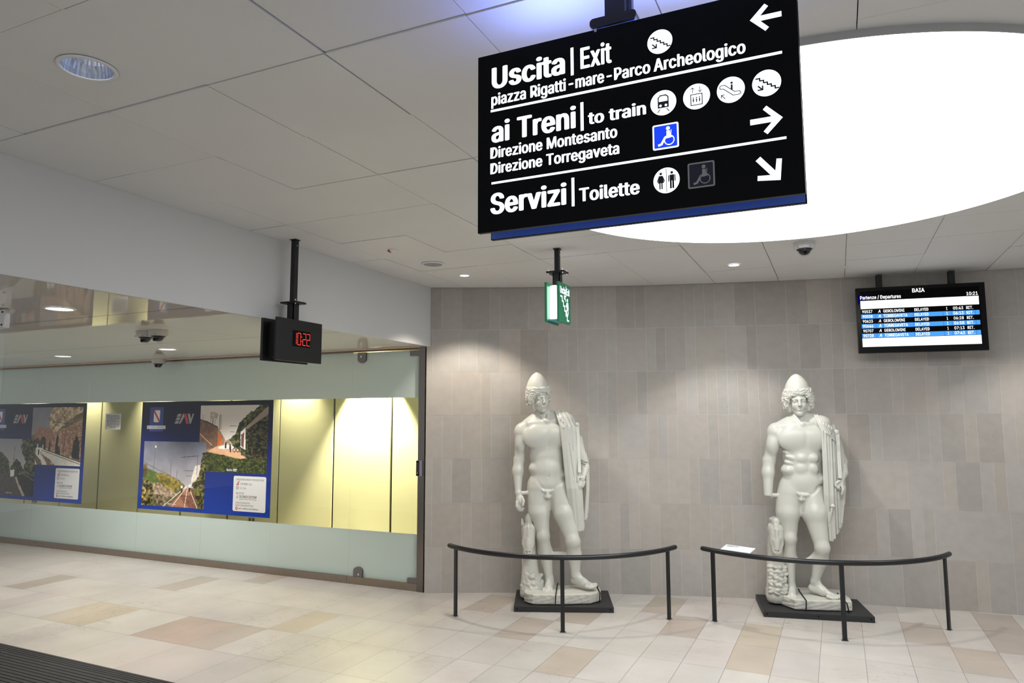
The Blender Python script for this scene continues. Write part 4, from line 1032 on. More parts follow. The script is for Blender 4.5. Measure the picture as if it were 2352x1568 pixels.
def picture_lane():
    p = Paint(170, 124); p.grad((140, 140, 144), (206, 198, 190)); p.fill(p.v > .62, (70, 64, 54))
    p.poly([(0, .4), (.5, .38), (.62, .44), (.6, .6), (0, .6)], (150, 140, 126), (196, 186, 170), .04, 3)
    p.poly([(0, .2), (.3, .25), (.45, .4), (.5, .62), (0, .66)], (40, 44, 26), (100, 100, 64), .06, 4, cells=26, gain=2)
    p.poly([(.5, .5), (.60, .34), (.7, .44), (.8, .6), (.5, .66)], (36, 40, 24), (88, 88, 56), .06, 5, cells=26, gain=2)
    p.poly([(.72, 0), (1, 0), (1, 1), (.82, .9), (.74, .6), (.8, .4), (.70, .12)], (28, 30, 16), (120, 118, 78), .09, 6, cells=28, gain=2.4)
    p.fill(p.inside([(0, .62), (.5, .62), (.62, .68), (.78, 1), (0, 1)]), (98, 88, 80), (78, 70, 64), 7)
    p.poly([(.60, .68), (.64, .67), (.70, .80), (.88, .98), (.84, 1), (.68, .84)], (186, 176, 162), (160, 150, 136))
    p.poly([(.64, .66), (.76, .6), (1, .68), (1, 1), (.9, 1), (.72, .82)], (22, 22, 14), (62, 56, 40), .02, 8, cells=40)
    p.line((.70, .58), (1, .72), .005, (130, 120, 110)); p.line((.56, .14), (.55, .44), .004, (92, 86, 84))
    p.poly([(.5, .56), (.58, .54), (.58, .66), (.5, .68)], (216, 208, 198))
    return p.im
print_mat = mat('photo_print', rough=0.5, spec=.15, attr='print')
def picture(name, p, x0, z0, x1, z1, im, k, parent, label):
    h, w, _ = im.shape
    X = np.linspace(x0, x1, w+1); Z = np.linspace(z1, z0, h+1)
    off = OFF[parent]
    base = p.O+p.N*(p.lift*k)-off
    gx, gz = np.meshgrid(X, Z)
    V = np.array(base)[None]+gx.reshape(-1, 1)*np.array(p.X)[None]+gz.reshape(-1, 1)*np.array(p.Z)[None]
    i = np.arange(h)[:, None]*(w+1)+np.arange(w)[None]
    F = np.stack([i+w+1, i+w+2, i+1, i], -1).reshape(-1, 4)
    me = bpy.data.meshes.new(name); me.from_pydata(V.tolist(), [], F.tolist())
    c = np.clip((np.clip(im, 0, 255)/255)**1.2*1.28, 0, 1); c = np.where(c <= .04045, c/12.92, ((c+.055)/1.055)**2.4).reshape(-1, 3)
    c = np.concatenate([c, np.ones((len(c), 1))], 1)
    la = me.color_attributes.new('print', 'FLOAT_COLOR', 'CORNER'); la.data.foreach_set('color', np.repeat(c, 4, 0).ravel())
    me.materials.append(print_mat)
    o = bpy.data.objects.new(name, me); COL.objects.link(o); o.parent = parent; OFF[o] = off
    if label: o['label'] = label
    return o
def blue_print():
    m = bpy.data.materials.new('poster_blue'); m.use_nodes = True; nt = m.node_tree; N = nt.nodes; L = nt.links; b = N['Principled BSDF']; b.inputs['Roughness'].default_value = .45; b.inputs['Specular IOR Level'].default_value = .12
    tc = N.new('ShaderNodeTexCoord'); sp = N.new('ShaderNodeSeparateXYZ'); L.new(tc.outputs['Generated'], sp.inputs[0])
    r = N.new('ShaderNodeValToRGB'); e = r.color_ramp.elements
    e[0].position = 0; e[0].color = rgb(30, 66, 168); e[1].position = 1; e[1].color = rgb(5, 4, 30)
    q = e.new(.5); q.color = rgb(17, 30, 112); q2 = e.new(.78); q2.color = rgb(9, 11, 62)
    L.new(sp.outputs['Z'], r.inputs[0]); L.new(r.outputs[0], b.inputs['Base Color']); return m
POSTER_BLUE = blue_print()
pw, pg, pr_, pk, pb2, pb3 = mat('print_white', rgb(242, 240, 240), .5), mat('print_grey', rgb(160, 158, 158), .5), mat('print_red', rgb(206, 36, 44), .5), mat('print_dark', rgb(64, 62, 64), .5), mat('print_banner', rgb(34, 60, 142), .5), mat('print_orange', rgb(226, 118, 98), .5)
def poster(x0, label, picR, picL):
    y, z0 = GY+.0135, .6115
    t = thing('poster', (x0+1.105, y, z0+.67), label, 'poster', 'blue posters on the glass')
    b = MB(); b.box((x0, y, z0), (x0+2.21, y+.0015, z0+1.351)); b.build('backing', POSTER_BLUE, t)
    p = Plane((x0, y, z0), (1, 0, 0), (0, 0, 1), .0004)
    picture('photograph', p, 1.045, .497, 2.14, 1.297, picR[0](), 1, t, picR[1])
    picture('photograph', p, .072, .05, 1.165, .85, picL[0](), 2, t, picL[1])
    b = MB(); p.text(b, "Rod'o", 1.515, 1.605, .515, .541, bold=.03, k=3); p.rect(b, 1.618, .53, 1.68, .541, 3); p.rect(b, 1.618, .514, 1.672, .524, 3)
    p.text(b, "Rod'o", .545, .62, .075, .095, bold=.02, k=3); p.rect(b, .63, .078, .69, .086, 3); b.build('lettering', pw, t)
    # regional crest
    b = MB(); p.rect(b, .147, .975, .396, 1.282, 1); cr = b.build('crest_banner', pb2, t)
    b = MB(); S_ = [(.219, 1.243), (.332, 1.243), (.331, 1.102), (.322, 1.094), (.290, 1.093), (.276, 1.086), (.262, 1.093), (.230, 1.094), (.220, 1.104)]; p.poly(b, S_[::-1], 2); b.build('shield', pw, cr)
    b = MB(); p.poly(b, [(.219, 1.243), (.219, 1.218), (.316, 1.094), (.331, 1.102), (.331, 1.116), (.236, 1.243)], 3); b.build('red_band', pr_, cr)
    b = MB(); p.rect(b, .105, 1.007, .441, 1.049, 2); b.build('name_strip', pw, cr)
    b = MB(); p.text(b, 'REGIONE CAMPANIA', .113, .434, 1.014, 1.042, k=3); b.build('lettering', mat('print_navy', rgb(40, 42, 84), .5), cr)
    # operator's logo: slanted bars with one red stroke
    sk = lambda x, z: (x+(z-1.135)*.42, z)
    b = MB(); zz = (1.073, 1.198)
    for za, zb_ in ((1.160, 1.196), (1.118, 1.152), (1.074, 1.110)): p.poly(b, [sk(.620, za), sk(.690, za), sk(.690, zb_), sk(.632, zb_)], 1)
    p.poly(b, [sk(.700, 1.073), sk(.730, 1.073), (.768, 1.160), (.752, 1.198), sk(.715, 1.198)], 1)
    p.poly(b, [(.822, 1.198), (.864, 1.198), (.892, 1.110), (.880, 1.073), (.862, 1.073)], 1); p.poly(b, [(.884, 1.073), (.935, 1.198), (.908, 1.198), (.872, 1.10)], 1)
    b.build('logo', pg, t)
    b = MB(); p.poly(b, [(.756, 1.198), (.800, 1.198), (.850, 1.073), (.806, 1.073)], 2); b.build('logo_stroke', pr_, t)
    # credits card
    b = MB(); p.rrect(b, 1.633, .054, 2.140, .462, .022, 1); c = b.build('credits_card', pw, t)
    b = MB(); k = 2
    p.text(b, 'CONCESSIONARIO DI PROGETTAZIONE ED ESECUZIONE', 1.676, 2.104, .412, .432, k=k, shear=.2)
    p.text(b, 'COSTRUIRE  S.p.A.', 1.738, 1.925, .360, .384, k=k); p.text(b, 'I.G.  S.p.A.', 1.738, 1.838, .313, .336, k=k)
    p.text(b, 'PROGETTAZIONE', 1.677, 1.803, .253, .272, k=k, shear=.2); p.text(b, 'engineering & technology', 1.73, 2.0, .190, .203, k=k)
    p.text(b, 'CONSULENZA SPECIALISTICA', 1.677, 1.903, .143, .161, k=k, shear=.2); p.text(b, 'PROGETTAZIONE ARCHITETTONICA', 1.677, 1.955, .113, .131, k=k, shear=.2)
    p.text(b, "officina d'architettura", 1.795, 2.03, .078, .096, k=k, bold=.01)
    p.text(b, 'ECNO', 1.745, 1.858, .210, .238, k=k, bold=.02); p.text(b, 'ISTEM', 1.886, 2.0, .210, .238, k=k, bold=.02)
    p.ring(b, 1.697, .325, .016, .020, k, 18); p.ring(b, 1.697, .325, .006, .009, k, 14); p.ring(b, 1.697, .222, .012, .016, k, 16, 3.4, 6.6); b.build('lettering', pk, c)
    b = MB(); 
    for q in range(4): p.rect(b, 1.677+q*.011, .355, 1.685+q*.011, .366+q*.009, k)
    p.line(b, [(1.70, .388), (1.732, .402)], .006, k)
    p.ring(b, 1.694, .086, .009, .018, k, 18); p.text(b, "od'o", 1.72, 1.785, .078, .096, k=k, bold=.02); b.build('red_marks', pr_, c)
    b = MB(); p.text(b, 'T', 1.722, 1.742, .206, .240, k=k, bold=.02); p.text(b, 'S', 1.862, 1.882, .210, .238, k=k, bold=.02); p.line(b, [(1.70, .21), (1.70, .25)], .006, k); b.build('orange_letter', pb3, c)
    return t
poster(-11.49, 'blue poster cut by the left picture edge, photos of cliff path and shady lane', (picture_cliff, 'photo of a brick wall and cliff beside a pale path'), (picture_lane, 'photo of a lane under dark trees'))
poster(-8.185, 'complete blue poster with photos of brick underpass and cycle track, inside the glass', (picture_underpass, 'photo of a brick building, lawn and green wall'), (picture_track, 'photo of a red cycle track between planted banks'))

# ================================================================== STATUES
# each line of numbers is one sculpted mass (tapered limb, ellipsoid, cut) in metres, in the statue's own frame
STATUE_DATA = {
'left': {
 'head': [-0.2049, 0.013, 1.8118, 6.0, -6.0, 25.0, 1.13, 0.106, 3.0, 0.096, 0.16, 0.186, 0.0],
 'straps': [[[-0.0782, -0.3081, 0.056], [-0.0766, -0.3078, 0.062], [-0.0699, -0.3355, 0.152], [-0.0518, 0.0443, 0.155]], [[0.334, -0.1547, 0.056], [0.3353, -0.1601, 0.062], [0.3365, -0.2052, 0.15], [0.3262, 0.0518, 0.155]]],
 'body': """c0 .04 -.2133 -0 1.0675 -.2128 -.03 .8513 .1165 .0941;c0 .03 -.2128 -.03 .8513 -.1813 -.045 .6442 .0941 .0591;e0 .03 -.1795 -.075 .6411 .0507 .045 .0588 0 0 0;e0 .05 -.2673 -0 .9448 .0565 .08 .1495 0 0 0;c0 .03 -.1831 -.04 .6193 -.1646 0 .4759 .0591 .0676;c0 .03 -.1646 0 .4759 -.1271 .01 .226 .0659 .0345;c0 .03 -.1766 -.06 .5987 -.1369 -.02 .2406 .0327 .0213;c0 .04 -.0258 -.01 1.069 .0219 -.06 .8481 .1195 .1017;c0 .03 .0219 -.06 .8481 .0945 -.1 .607 .1017 .0666;e0 .03 .0964 -.135 .6004 .0565 .04 .0581 0 0 0;e0 .05 .0786 -.04 .886 .056 .08 .1481 0 0 0;c0 .03 .101 -.09 .5768 .1109 -.05 .4552 .0683 .0669;c0 .03 .1109 -.05 .4552 .1241 -.03 .2734 .0653 .0375;c0 .03 .0889 -.11 .5691 .1086 -.055 .2787 .0357 .0228;c0 .02 -.1144 .02 .1712 -.1377 -.11 .1586 .0395 .0306;c0 .03 -.1239 .005 .2192 -.1376 -.07 .1649 .0361 .0324;c0 .006 -.1733 -.095 .1548 -.186 -.135 .1454 .0162 .0121;c0 .006 -.1571 -.095 .1549 -.1684 -.155 .1426 .0162 .0128;c0 .006 -.141 -.095 .1551 -.1508 -.165 .1405 .0162 .0136;c0 .006 -.1248 -.095 .1552 -.1316 -.17 .1403 .0162 .0144;c0 .006 -.1087 -.095 .1554 -.1077 -.17 .1436 .0162 .0192;c0 .02 .1129 -.01 .2213 .1989 -.075 .2052 .0393 .0356;c0 .03 .1257 -.03 .2687 .1913 -.07 .2181 .0392 .0324;c0 .02 .1989 -.075 .2052 .2604 -.12 .1957 .0356 .0257;c0 .006 .2494 -.09 .1934 .3066 -.1 .1993 .0178 .0177;c0 .006 .2406 -.102 .1929 .3016 -.125 .191 .0177 .0144;c0 .006 .2319 -.114 .1925 .2878 -.14 .1866 .0177 .0136;c0 .006 .2232 -.126 .1921 .2711 -.15 .1841 .0177 .0128;c0 .006 .2146 -.138 .1917 .2517 -.155 .1836 .0176 .012;e0 .05 -.1264 .01 1.1323 .1933 .125 .1367 0 0 0;e0 .05 -.2177 .06 1.0037 .1174 .1 .1258 0 0 0;e0 .05 -.0253 .06 1.0043 .1172 .1 .1256 0 0 0;e0 .05 -.1319 0 1.2728 .1635 .115 .1418 0 0 0;e0 .05 -.1376 .005 1.3963 .1739 .12 .1338 0 0 0;e0 .05 -.1463 .01 1.5702 .2048 .13 .1762 0 0 0;e0 .05 -.2666 .02 1.6954 .118 .075 .0674 0 -28 0;e0 .05 -.0273 .02 1.7401 .1263 .075 .0707 0 8 0;e0 .035 -.249 -.073 1.5694 .1228 .044 .1029 0 -12 0;e0 .035 -.0336 -.073 1.5823 .116 .044 .1027 0 10 0;c1 .026 -.1339 -.139 1.6722 -.1305 -.136 1.4767 .0115 .0115;c1 .025 -.3357 -.13 1.501 -.2288 -.15 1.4644 .0082 .0098;c1 .025 -.2288 -.15 1.4644 -.1387 -.14 1.4737 .0098 .0098;c1 .025 -.1223 -.14 1.4769 -.0324 -.145 1.4803 .0098 .0098;c1 .022 -.1291 -.132 1.4441 -.1278 -.135 1.2018 .0098 .0082;e0 .035 -.1272 -.065 1.253 .1255 .062 .1024 0 0 0;e0 .035 -.1298 -.06 1.1387 .1287 .06 .0825 0 0 0;e0 .035 -.2685 -.01 1.2652 .05 .07 .0467 0 0 0;e0 .03 .0134 -.02 1.2088 .0498 .07 .0465 0 0 0;t1 .024 -.3207 -.06 1.2312 .0066 -.2671 -.108 1.1994 .0066 -.2116 -.135 1.118 .0065 -.1728 -.135 1.0764 .0065;t1 .024 .0484 -.06 1.1764 .0066 -.0021 -.108 1.1642 .0066 -.0586 -.135 1.1023 .0065 -.0947 -.135 1.0701 .0065;e1 .008 -.1262 -.128 1.198 .0065 .01 .0082 0 0 0;e0 .015 -.1387 -.1 1.0568 .0491 .03 .0197 0 0 0;e0 .007 -.186 -.118 1.0682 .0114 .011 .0131 0 0 0;e0 .007 -.1743 -.118 1.0587 .0114 .011 .0131 0 0 0;e0 .007 -.1625 -.118 1.0626 .0114 .011 .0131 0 0 0;e0 .007 -.1508 -.118 1.0544 .0114 .011 .0131 0 0 0;e0 .007 -.139 -.118 1.0603 .0114 .011 .0131 0 0 0;e0 .007 -.1273 -.118 1.0545 .0114 .011 .0131 0 0 0;e0 .007 -.1155 -.118 1.0627 .0114 .011 .0131 0 0 0;e0 .007 -.1038 -.118 1.0589 .0114 .011 .0131 0 0 0;e0 .007 -.092 -.118 1.0684 .0114 .011 .0131 0 0 0;e0 .008 -.1538 -.108 1.0093 .0196 .022 .0245 0 0 0;e0 .008 -.1228 -.108 1.0094 .0196 .022 .0245 0 0 0;c0 .008 -.1372 -.122 1.0398 -.1359 -.132 1.0024 .0131 .0122;c0 .02 -.1685 .035 1.7538 -.1777 .025 1.885 .0642 .0592;c0 .04 -.2022 .05 1.7842 -.3275 .03 1.6971 .0508 .0439;c0 .04 -.1244 .05 1.7773 .0236 .03 1.76 .044 .0438;t0 .02 -.2235 0 1.8076 .0118 -.1815 -.05 1.754 .0117 -.1517 -.07 1.7275 .0116;t0 .02 -.1243 -0 1.8073 .0101 -.1315 -.05 1.7539 .01 -.1417 -.07 1.7275 .01;c0 .035 -.1485 -.07 1.7109 -.3123 -.04 1.6945 .01 .01;c0 .035 -.1285 -.07 1.7142 -.0116 -.04 1.7403 .01 .01;e0 .04 -.3879 .01 1.6239 .0673 .066 .0774 0 0 0;c0 .03 -.388 .01 1.6039 -.4099 .03 1.3534 .0606 .0487;e0 .03 -.394 -.02 1.5051 .0468 .045 .0836 0 0 0;c0 .02 -.4133 .03 1.3401 -.4229 .01 1.2388 .0521 .0519;c0 .03 -.4229 .01 1.2388 -.4179 -.05 1.0395 .0502 .0281;e0 .03 -.4172 .045 1.3392 .037 .03 .0438 0 0 0;c0 .02 -.4146 -.05 1.0314 -.4043 -.065 .9602 .0281 .0313;e0 .015 -.4027 -.065 .965 .0362 .028 .0461 0 0 0;t0 .004 -.4299 -.085 .9543 .014 -.4312 -.097 .9139 .0131 -.4221 -.081 .8894 .0123 -.4112 -.063 .9033 .0107;t0 .004 -.4173 -.073 .9417 .014 -.4186 -.085 .9012 .0131 -.4094 -.069 .8766 .0123 -.3985 -.051 .8905 .0107;t0 .004 -.4029 -.061 .9354 .014 -.4043 -.073 .8949 .0132 -.3951 -.057 .8703 .0124 -.3841 -.039 .8842 .0107;t0 .004 -.3885 -.049 .9389 .014 -.3899 -.061 .8983 .0132 -.3807 -.045 .8736 .0124 -.3696 -.027 .8876 .0108;t0 .006 -.3824 -.075 .9986 .0148 -.3655 -.095 .9622 .0131 -.372 -.1 .9274 .0115;c0 .008 -.3947 -.05 1.0331 -.3092 -.03 1.0361 .0182 .0199;c0 .03 .0595 .02 1.6897 .1872 .04 1.3778 .0639 .0537;c0 .02 .1953 .04 1.3613 .2188 -.03 1.2753 .052 .0447;c0 .02 .2254 -.03 1.2753 .2044 -.1 1.2026 .0398 .0262;e0 .012 .1913 -.125 1.1757 .0277 .026 .0392 0 25 0;t0 .004 .1777 -.135 1.1621 .0122 .1554 -.15 1.1202 .0114 .1354 -.15 1.0754 .0097;t0 .004 .1889 -.135 1.1509 .0122 .1715 -.15 1.1107 .0114 .1551 -.145 1.0782 .0097;t0 .004 .2021 -.13 1.1473 .0122 .1897 -.14 1.1097 .0114 .1767 -.135 1.0868 .0098;t0 .004 .2124 -.12 1.1496 .0114 .205 -.13 1.1184 .0106 .1933 -.13 1.0992 .0098;t0 .004 .1814 -.135 1.1958 .013 .1542 -.16 1.1883 .0114 .1487 -.165 1.1599 .0097;c0 .012 -.1056 -.02 .464 .0443 -.05 .4707 .0213 .0212""",
 'cloak': """e0 .03 .0425 -0 1.7166 .0939 .105 .0839 0 14 0;t0 .015 -.0509 -.035 1.8068 .0129 -.0256 -.09 1.7504 .0164 .0026 -.128 1.6751 .0199 .0308 -.135 1.4118 .0216 .058 -.145 1.0907 .0215 .1043 -.09 .7167 .0161;t0 .015 -.0242 -.035 1.8101 .0152 .004 -.098 1.7503 .0194 .0386 -.13 1.675 .0235 .0616 -.142 1.4122 .0255 .0901 -.155 1.0918 .0253 .1265 -.1 .7025 .019;t0 .015 .0126 -.03 1.8067 .0152 .0453 -.092 1.7436 .0194 .0783 -.118 1.6634 .0236 .0959 -.14 1.412 .0255 .1243 -.15 1.0914 .0253 .159 -.095 .6955 .019;t0 .015 .0511 -.02 1.7933 .0141 .0837 -.075 1.7303 .0179 .1136 -.09 1.6514 .0218 .1244 -.12 1.411 .0236 .1543 -.13 1.0895 .0234 .1887 -.085 .7004 .0176;t0 .015 .0899 -0 1.7666 .0106 .1182 -.03 1.7034 .0135 .1398 -.05 1.6375 .0165 .1453 -.09 1.4095 .0178 .1763 -.11 1.0875 .0176 .1995 -.07 .7221 .0132;t0 .006 .0055 -.14 1.6687 .0082 .0184 -.145 1.659 .0098 .0677 -.135 1.6424 .0099 .1173 -.11 1.6092 .0082;t1 .004 -.0317 -.075 1.7867 .0042 .0119 -.152 1.6754 .0041;t1 .004 -.0052 -.08 1.7866 .0042 .0282 -.152 1.6754 .0041;t1 .006 .0655 -.158 1.5099 .0041 .11 -.172 1.1892 .0041;t1 .006 .0935 -.14 1.6229 .0033 .1068 -.155 1.4128 .0033;c0 .03 .0488 .1 1.5843 .1132 .06 .71 .0883 .0599;c0 .04 -.0096 .12 1.6346 .066 .1 .8352 .0853 .0671;t0 .007 .1889 .03 1.5526 .0185 .2128 .03 1.337 .0184 .2244 0 1.0767 .0182 .2279 -.02 .8113 .0181;t0 .007 .2122 -0 1.4048 .0167 .2392 -.02 1.2746 .0166 .2404 -.03 1.0472 .0165 .2172 -.03 .7885 .0164;t0 .007 .2315 .05 1.4022 .0151 .2552 .03 1.271 .015 .2542 .03 1.0738 .015 .2383 .01 .8478 .0149;t0 .007 .1778 .03 1.337 .0201 .1961 .03 1.0737 .02 .1976 -0 .8003 .0198;t0 .006 .1954 -.055 1.3488 .0074 .2238 -.075 1.337 .0074 .2559 -.03 1.3293 .0075;t0 .006 .1951 -.055 1.3227 .0074 .2235 -.075 1.311 .0074 .2555 -.03 1.3031 .0075;t0 .006 .1948 -.055 1.2998 .0074 .2232 -.075 1.2882 .0074 .2552 -.03 1.2802 .0075;t0 .02 .0973 0 1.6782 .057 .1444 .02 1.5032 .0586 .2023 .02 1.3377 .0568""",
 'sheath': """b0 .003 .1554 -.045 1.6737 .1658 -.165 1.2335 .0165 .011;e0 .006 .1522 -.045 1.6836 .025 .018 .0233 0 0 0""",
 'support': """c0 .03 -.305 0 .0994 -.3094 .04 .3868 .1017 .0729;c0 .03 -.3094 .04 .3868 -.3145 .04 .6784 .0729 .0633;c0 .02 -.3145 .04 .6784 -.3187 .03 .7858 .0633 .04;c0 .02 -.3176 -.03 .6893 -.3241 -.06 .5659 .0725 .059;c0 .02 -.3241 -.06 .5659 -.3257 -.078 .4767 .0573 .0424;e1 .01 -.3726 -.125 .5769 .026 .03 .0649 0 0 0;e1 .01 -.2704 -.125 .5775 .0259 .03 .0649 0 0 0;e0 .01 -.3617 -.045 .6914 .0197 .02 .0197 0 0 0;e0 .01 -.2778 -.045 .6919 .0197 .02 .0197 0 0 0;c0 .012 -.3191 -.095 .7234 -.3246 -.112 .5115 .0163 .0146;c0 .01 -.3758 -.01 .7344 -.3843 -0 .7816 .0182 .0083;c0 .01 -.2717 -.01 .7269 -.2583 -0 .774 .0182 .0083;e0 .012 -.3173 -.025 .7854 .0396 .04 .0595 0 0 0;e0 .01 -.3229 -.075 .7203 .0262 .02 .0491 0 0 0;t1 .005 -.3361 -.05 .8405 .0033 -.3374 -.075 .7764 .0033 -.3387 -.1 .7001 .0033;t1 .005 -.3197 -.05 .8406 .0033 -.321 -.075 .7765 .0033 -.3224 -.1 .7002 .0033;t1 .005 -.3032 -.05 .8407 .0033 -.3046 -.075 .7765 .0033 -.306 -.1 .7003 .0033;e1 .006 -.3393 -.112 .4925 .0065 .012 .0081 0 0 0;e1 .006 -.3117 -.112 .4926 .0065 .012 .0081 0 0 0;t1 .006 -.3563 -.09 .4787 .0049 -.3042 -.09 .4791 .0049;c0 .02 -.3586 -.02 .4463 -.283 -.02 .4468 .0263 .0263;e0 .009 -.2822 -.0795 .1312 .0218 .03 .0254 0 -15.0535 0;e0 .009 -.2983 -.0828 .1511 .0261 .03 .0216 0 -37.7953 0;e0 .009 -.2382 -.0335 .1859 .025 .03 .0241 0 -15.7444 0;e0 .009 -.2926 -.0631 .256 .0261 .03 .0183 0 -19.0149 0;e0 .009 -.2387 -.0262 .2251 .0276 .03 .026 0 36.9326 0;e0 .009 -.2435 -.0376 .1863 .0241 .03 .0179 0 37.594 0;e0 .009 -.2812 -.0538 .257 .0297 .03 .0239 0 9.0403 0;e0 .009 -.2079 .0042 .257 .0284 .03 .021 0 -35.012 0;e0 .009 -.2588 -.0585 .1418 .0292 .03 .0188 0 27.1905 0;e0 .009 -.2825 -.0666 .1974 .0318 .03 .0177 0 25.5701 0;e0 .009 -.2512 -.0507 .1504 .0227 .03 .0241 0 -24.6941 0;e0 .009 -.3624 -.0361 .1352 .0337 .03 .0249 0 -2.2472 0;e0 .009 -.3262 -.0374 .2703 .0302 .03 .0234 0 26.8455 0;e0 .009 -.3247 -.0447 .2389 .03 .03 .0242 0 37.0937 0;e0 .009 -.3495 -.0345 .194 .0342 .03 .0205 0 7.1602 0;e0 .009 -.3733 -.0227 .1608 .0347 .03 .0245 0 30.8416 0;e0 .009 -.2551 -.0377 .2331 .0322 .03 .0184 0 26.502 0;e0 .009 -.366 -.0325 .139 .0223 .03 .02 0 -14.6609 0;e0 .009 -.2494 -.0313 .2424 .0261 .03 .0164 0 -19.0004 0;e0 .009 -.2986 -.0608 .26 .0299 .03 .02 0 18.0235 0;e0 .009 -.2563 -.0441 .2051 .0337 .03 .0225 0 24.8219 0;e0 .009 -.3135 -.0629 .1911 .0227 .03 .026 0 -20.5428 0;e0 .009 -.3294 -.037 .2597 .0238 .03 .0238 0 15.8315 0;e0 .009 -.3536 -.0282 .2094 .0265 .03 .0229 0 -3.5257 0;e0 .009 -.2687 -.0658 .1455 .0313 .03 .0198 0 -4.1283 0;e0 .009 -.3086 -.0535 .2577 .0229 .03 .0191 0 -14.8693 0;e0 .009 -.3189 -.0599 .1852 .0353 .03 .0238 0 23.2907 0;e0 .009 -.2372 -.0345 .1768 .0346 .03 .0231 0 .0285 0;e0 .009 -.3634 -.0244 .1906 .0231 .03 .0177 0 .4852 0;e0 .009 -.2323 -.0218 .2219 .0322 .03 .0215 0 -28.0762 0;e0 .009 -.1994 0 .2003 .0245 .03 .0248 0 -30.0432 0;e0 .009 -.2417 -.0257 .2397 .0261 .03 .0186 0 27.2982 0;e0 .009 -.3045 -.0826 .1279 .0296 .03 .0229 0 1.722 0;e0 .009 -.3196 -.0539 .2124 .0349 .03 .0183 0 39.0575 0;e0 .009 -.2373 -.0275 .2128 .0301 .03 .0201 0 -9.4806 0;e0 .009 -.2834 -.0526 .2724 .0276 .03 .0258 0 -17.1628 0;e0 .009 -.2391 -.0314 .2005 .023 .03 .0252 0 -38.6538 0;e0 .009 -.3207 -.0712 .1213 .0237 .03 .0245 0 8.4547 0;c0 .03 -.2226 -.02 .1446 -.1737 -.06 .104 .0556 .0227;p1 .004 0 0 .062 0 0 1""",
 'plinth': """x0 .02 .0535 .146 9 -.3625 -.1595 -.2804 -.2649 -.0164 -.2606 .2522 -.2204 .3462 -.1197 .3562 .0603 .2462 .1103 -.2425 .1103 -.3725 .0303""",
},
'right': {
 'head': [-0.0256, 0.0182, 1.7703, 5.0, -3.0, -5.0, 1.15, 0.126, 7.0, 0.0985, 0.158, 0.186, 1.0],
 'straps': [[[-0.0907, -0.245, 0.058], [-0.0916, -0.2515, 0.064], [-0.0892, -0.2672, 0.15], [-0.0894, 0.0624, 0.152]], [[0.2657, -0.2138, 0.058], [0.2645, -0.2204, 0.064], [0.236, -0.2917, 0.15], [0.2317, -0.03, 0.152]]],
